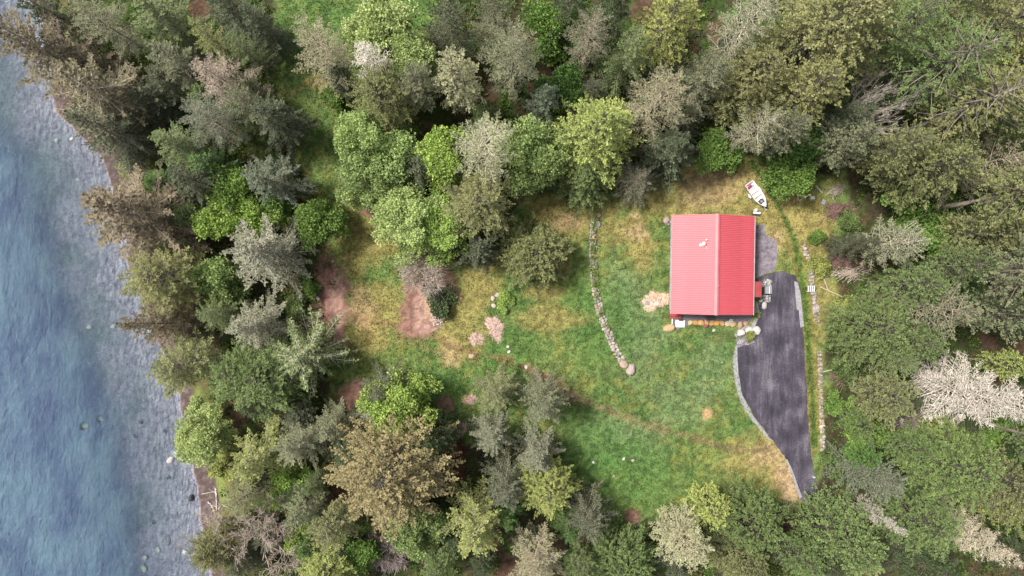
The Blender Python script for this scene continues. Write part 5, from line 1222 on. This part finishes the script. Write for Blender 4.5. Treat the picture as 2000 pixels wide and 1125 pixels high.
driftwood('thin bleached driftwood branch right of the long log', [(424,994),(436,986),(450,987)], 0.09, 3, 3)
driftwood('crooked thin driftwood stick across the maroon gravel', [(388,969),(402,966),(418,962)], 0.06, 3, 4)
o = obj('marker_stake', MB().box((0, 0, 0.25), (0.25, 0.07, 0.5), bev=0.01).mesh('marker_stake'), M_WHITE, None, (*at(1588, 931), 0), (0, 0, 0.4)); tag(o, 'small white marker at the narrow end of the drive', 'marker')

def brush(label, px, py, rx, ry, n, ang, seed, mat, name='brush_heap'):
    g = np.random.default_rng(seed); T = Tubes(); x, y = at(px, py)
    for i in range(n):
        a = ang+g.normal(0, 0.45); L = g.uniform(0.8, 2.2)*rx/1.4; s = np.linspace(0, 1, 5)
        c = np.array([g.normal(0, rx*0.4), g.normal(0, ry*0.4), 0]); c[2] = max(0.03, 0.6*(1-math.hypot(c[0]/rx, c[1]/ry)))*g.uniform(0.1, 1)
        d = np.array([math.cos(a), math.sin(a), g.normal(0, 0.08)])
        p = c+d*((s-0.5)*L)[:, None]+g.normal(0, 0.06, (5, 3)); p[:, 2] = p[:, 2].clip(0.02)
        T.add(p, g.uniform(0.02, 0.05)*(1-0.6*s), 4)
    me = T.mesh(name); o = obj(name, me, mat, None, (x, y, gz1(x, y))); return tag(o, label, 'branches')
brush('reddish brown heap of dry branches at the grass edge', 1640, 412, 1.9, 1.2, 130, 0.3, 1, M_BRUSH)
brush('rusty brush heap right of the upper stone wall', 1642, 515, 1.7, 1.0, 90, -0.5, 2, M_BRUSH)
brush('pale bleached brush heap below the rusty one', 1660, 533, 2.0, 0.8, 90, 0.1, 3, M_PALEWOOD)
brush('grey heap of dry twigs by the swale above the boat', 1498, 350, 0.8, 0.8, 60, 0.9, 4, M_PALEWOOD)
brush('bleached dry branches under the grey olive conifer', 1632, 372, 1.2, 0.8, 60, 0.8, 5, M_PALEWOOD)
brush('brown brush beside the lower stone wall', 1648, 735, 1.8, 0.9, 80, 0.2, 6, M_BRUSH)
brush('bleached branches hanging out over the lawn left of the central group', 720, 345, 2.6, 0.7, 26, -0.35, 7, M_PALEWOOD)
brush('dry brush in the mulch left of the path', 600, 640, 1.6, 1.6, 90, 0.8, 8, M_BRUSH)

# wood chip patches and piles
def mound(label, px, py, rx, ry, hgt, mat, seed, n_chip, name='wood_chip_pile', amp=0.35):
    g = np.random.default_rng(seed); x, y = at(px, py); ph = g.uniform(0, TAU, 6)
    def R(a): return 1+amp*(0.5*np.sin(2*a+ph[0])+0.35*np.sin(3*a+ph[1])+0.3*np.sin(5*a+ph[2])+0.2*np.sin(9*a+ph[3])+0.15*np.sin(15*a+ph[4]))
    na, nr = 72, 9; a = np.arange(na)*TAU/na; V = [(0, 0, hgt)]
    for k in range(1, nr+1):
        q = k/nr; z = hgt*(1-q**2)+g.uniform(-0.02, 0.03, na)*(q < 0.95)-0.03*(k == nr)
        V += list(np.column_stack([R(a)*q*rx*np.cos(a), R(a)*q*ry*np.sin(a), z]))
    F = []
    for k in range(1, nr):
        for j in range(na):
            b0 = 1+(k-1)*na; b1 = 1+k*na; F.append((b0+j, b1+j, b1+(j+1) % na, b0+(j+1) % na))
    F3 = [(0, 1+j, 1+(j+1) % na) for j in range(na)]
    me = bpy.data.meshes.new(name); me.from_pydata([tuple(map(float, v)) for v in V], [], F+F3); me.update()
    root = thing(name, label, 'wood chips', (x, y, 0.0)); obj('heap', me, mat, root)
    aa = g.uniform(0, TAU, n_chip); q = np.sqrt(g.uniform(0, 1.12, n_chip)); rr = R(aa)
    o_ = np.column_stack([rr*q*rx*np.cos(aa), rr*q*ry*np.sin(aa), np.maximum(0.01, hgt*(1-q**2))+0.02]); D = norm(np.column_stack([g.normal(0, 1, (n_chip, 2)), g.normal(0, 0.25, n_chip)]))
    Vc, Fc = diamonds(o_, D, g.uniform(0.06, 0.2, n_chip), g.uniform(0.03, 0.08, n_chip), g, 0.4)
    c = obj('chips', mesh_np('chips', Vc, Fc), mat, root); c['kind'] = 'stuff'
    return root
mound('large oval patch of pinkish wood chips on the lawn', 967, 641, 1.15, 1.6, 0.12, M_CHIP, 1, 900)
mound('smaller patch of pinkish wood chips left of the large one', 930, 662, 0.85, 0.95, 0.10, M_CHIP, 2, 600)
mound('spread of cream wood chips against the left cabin wall', 1280, 587, 1.75, 1.35, 0.14, M_CHIP2, 3, 1300)
mound('little patch of wood chips by the olive conifer on the lawn edge', 921, 780, 0.7, 0.55, 0.08, M_CHIP, 4, 300)
mound('pinkish wood chips above the dark gap between lower trees', 898, 836, 1.1, 0.8, 0.10, M_CHIP, 5, 500)
for px, py, c, lab in ((1264.5, 592, M_GREY, 'grey round stepping disc in the cream wood chips'), (1282, 592.5, M_TRIM, 'pale round stepping disc in the cream wood chips')):
    o = obj('stepping_disc', MB().cyl((0, 0, -0.05), (0, 0, 0.10), 0.33, 0.31, 20).mesh('stepping_disc'), c, None, (*at(px, py), 0.06)); tag(o, lab, 'disc')
# flowers of the island bed
g = np.random.default_rng(9); n = 260
o_ = np.column_stack([g.normal(0, 0.45, n), g.normal(0, 0.55, n), g.uniform(0.1, 0.5, n)]); D = norm(g.normal(0, 1, (n, 3))+np.array([0, 0, .3]))
V, F = diamonds(o_, D, g.uniform(0.1, 0.2, n), g.uniform(0.08, 0.14, n), g, 0.6)
fl = thing('flower_clump', 'pale pink flower clump below the dark shrub in the island bed', 'flowers', (*at(854, 621), 0))
obj('petals', mesh_np('petals', V, F), M_FLOWER, fl)
T = Tubes()
for i in range(30):
    a = g.uniform(0, TAU); r_ = g.uniform(0.05, 0.7); T.add([(0.2*r_*math.cos(a), 0.2*r_*math.sin(a), -0.05), (r_*math.cos(a), r_*math.sin(a), g.uniform(0.2, 0.45))], [0.015, 0.008], 4)
o = obj('stems', T.mesh('stems'), M_BARK, fl); o.color = (0.06, 0.12, 0.03, 1)
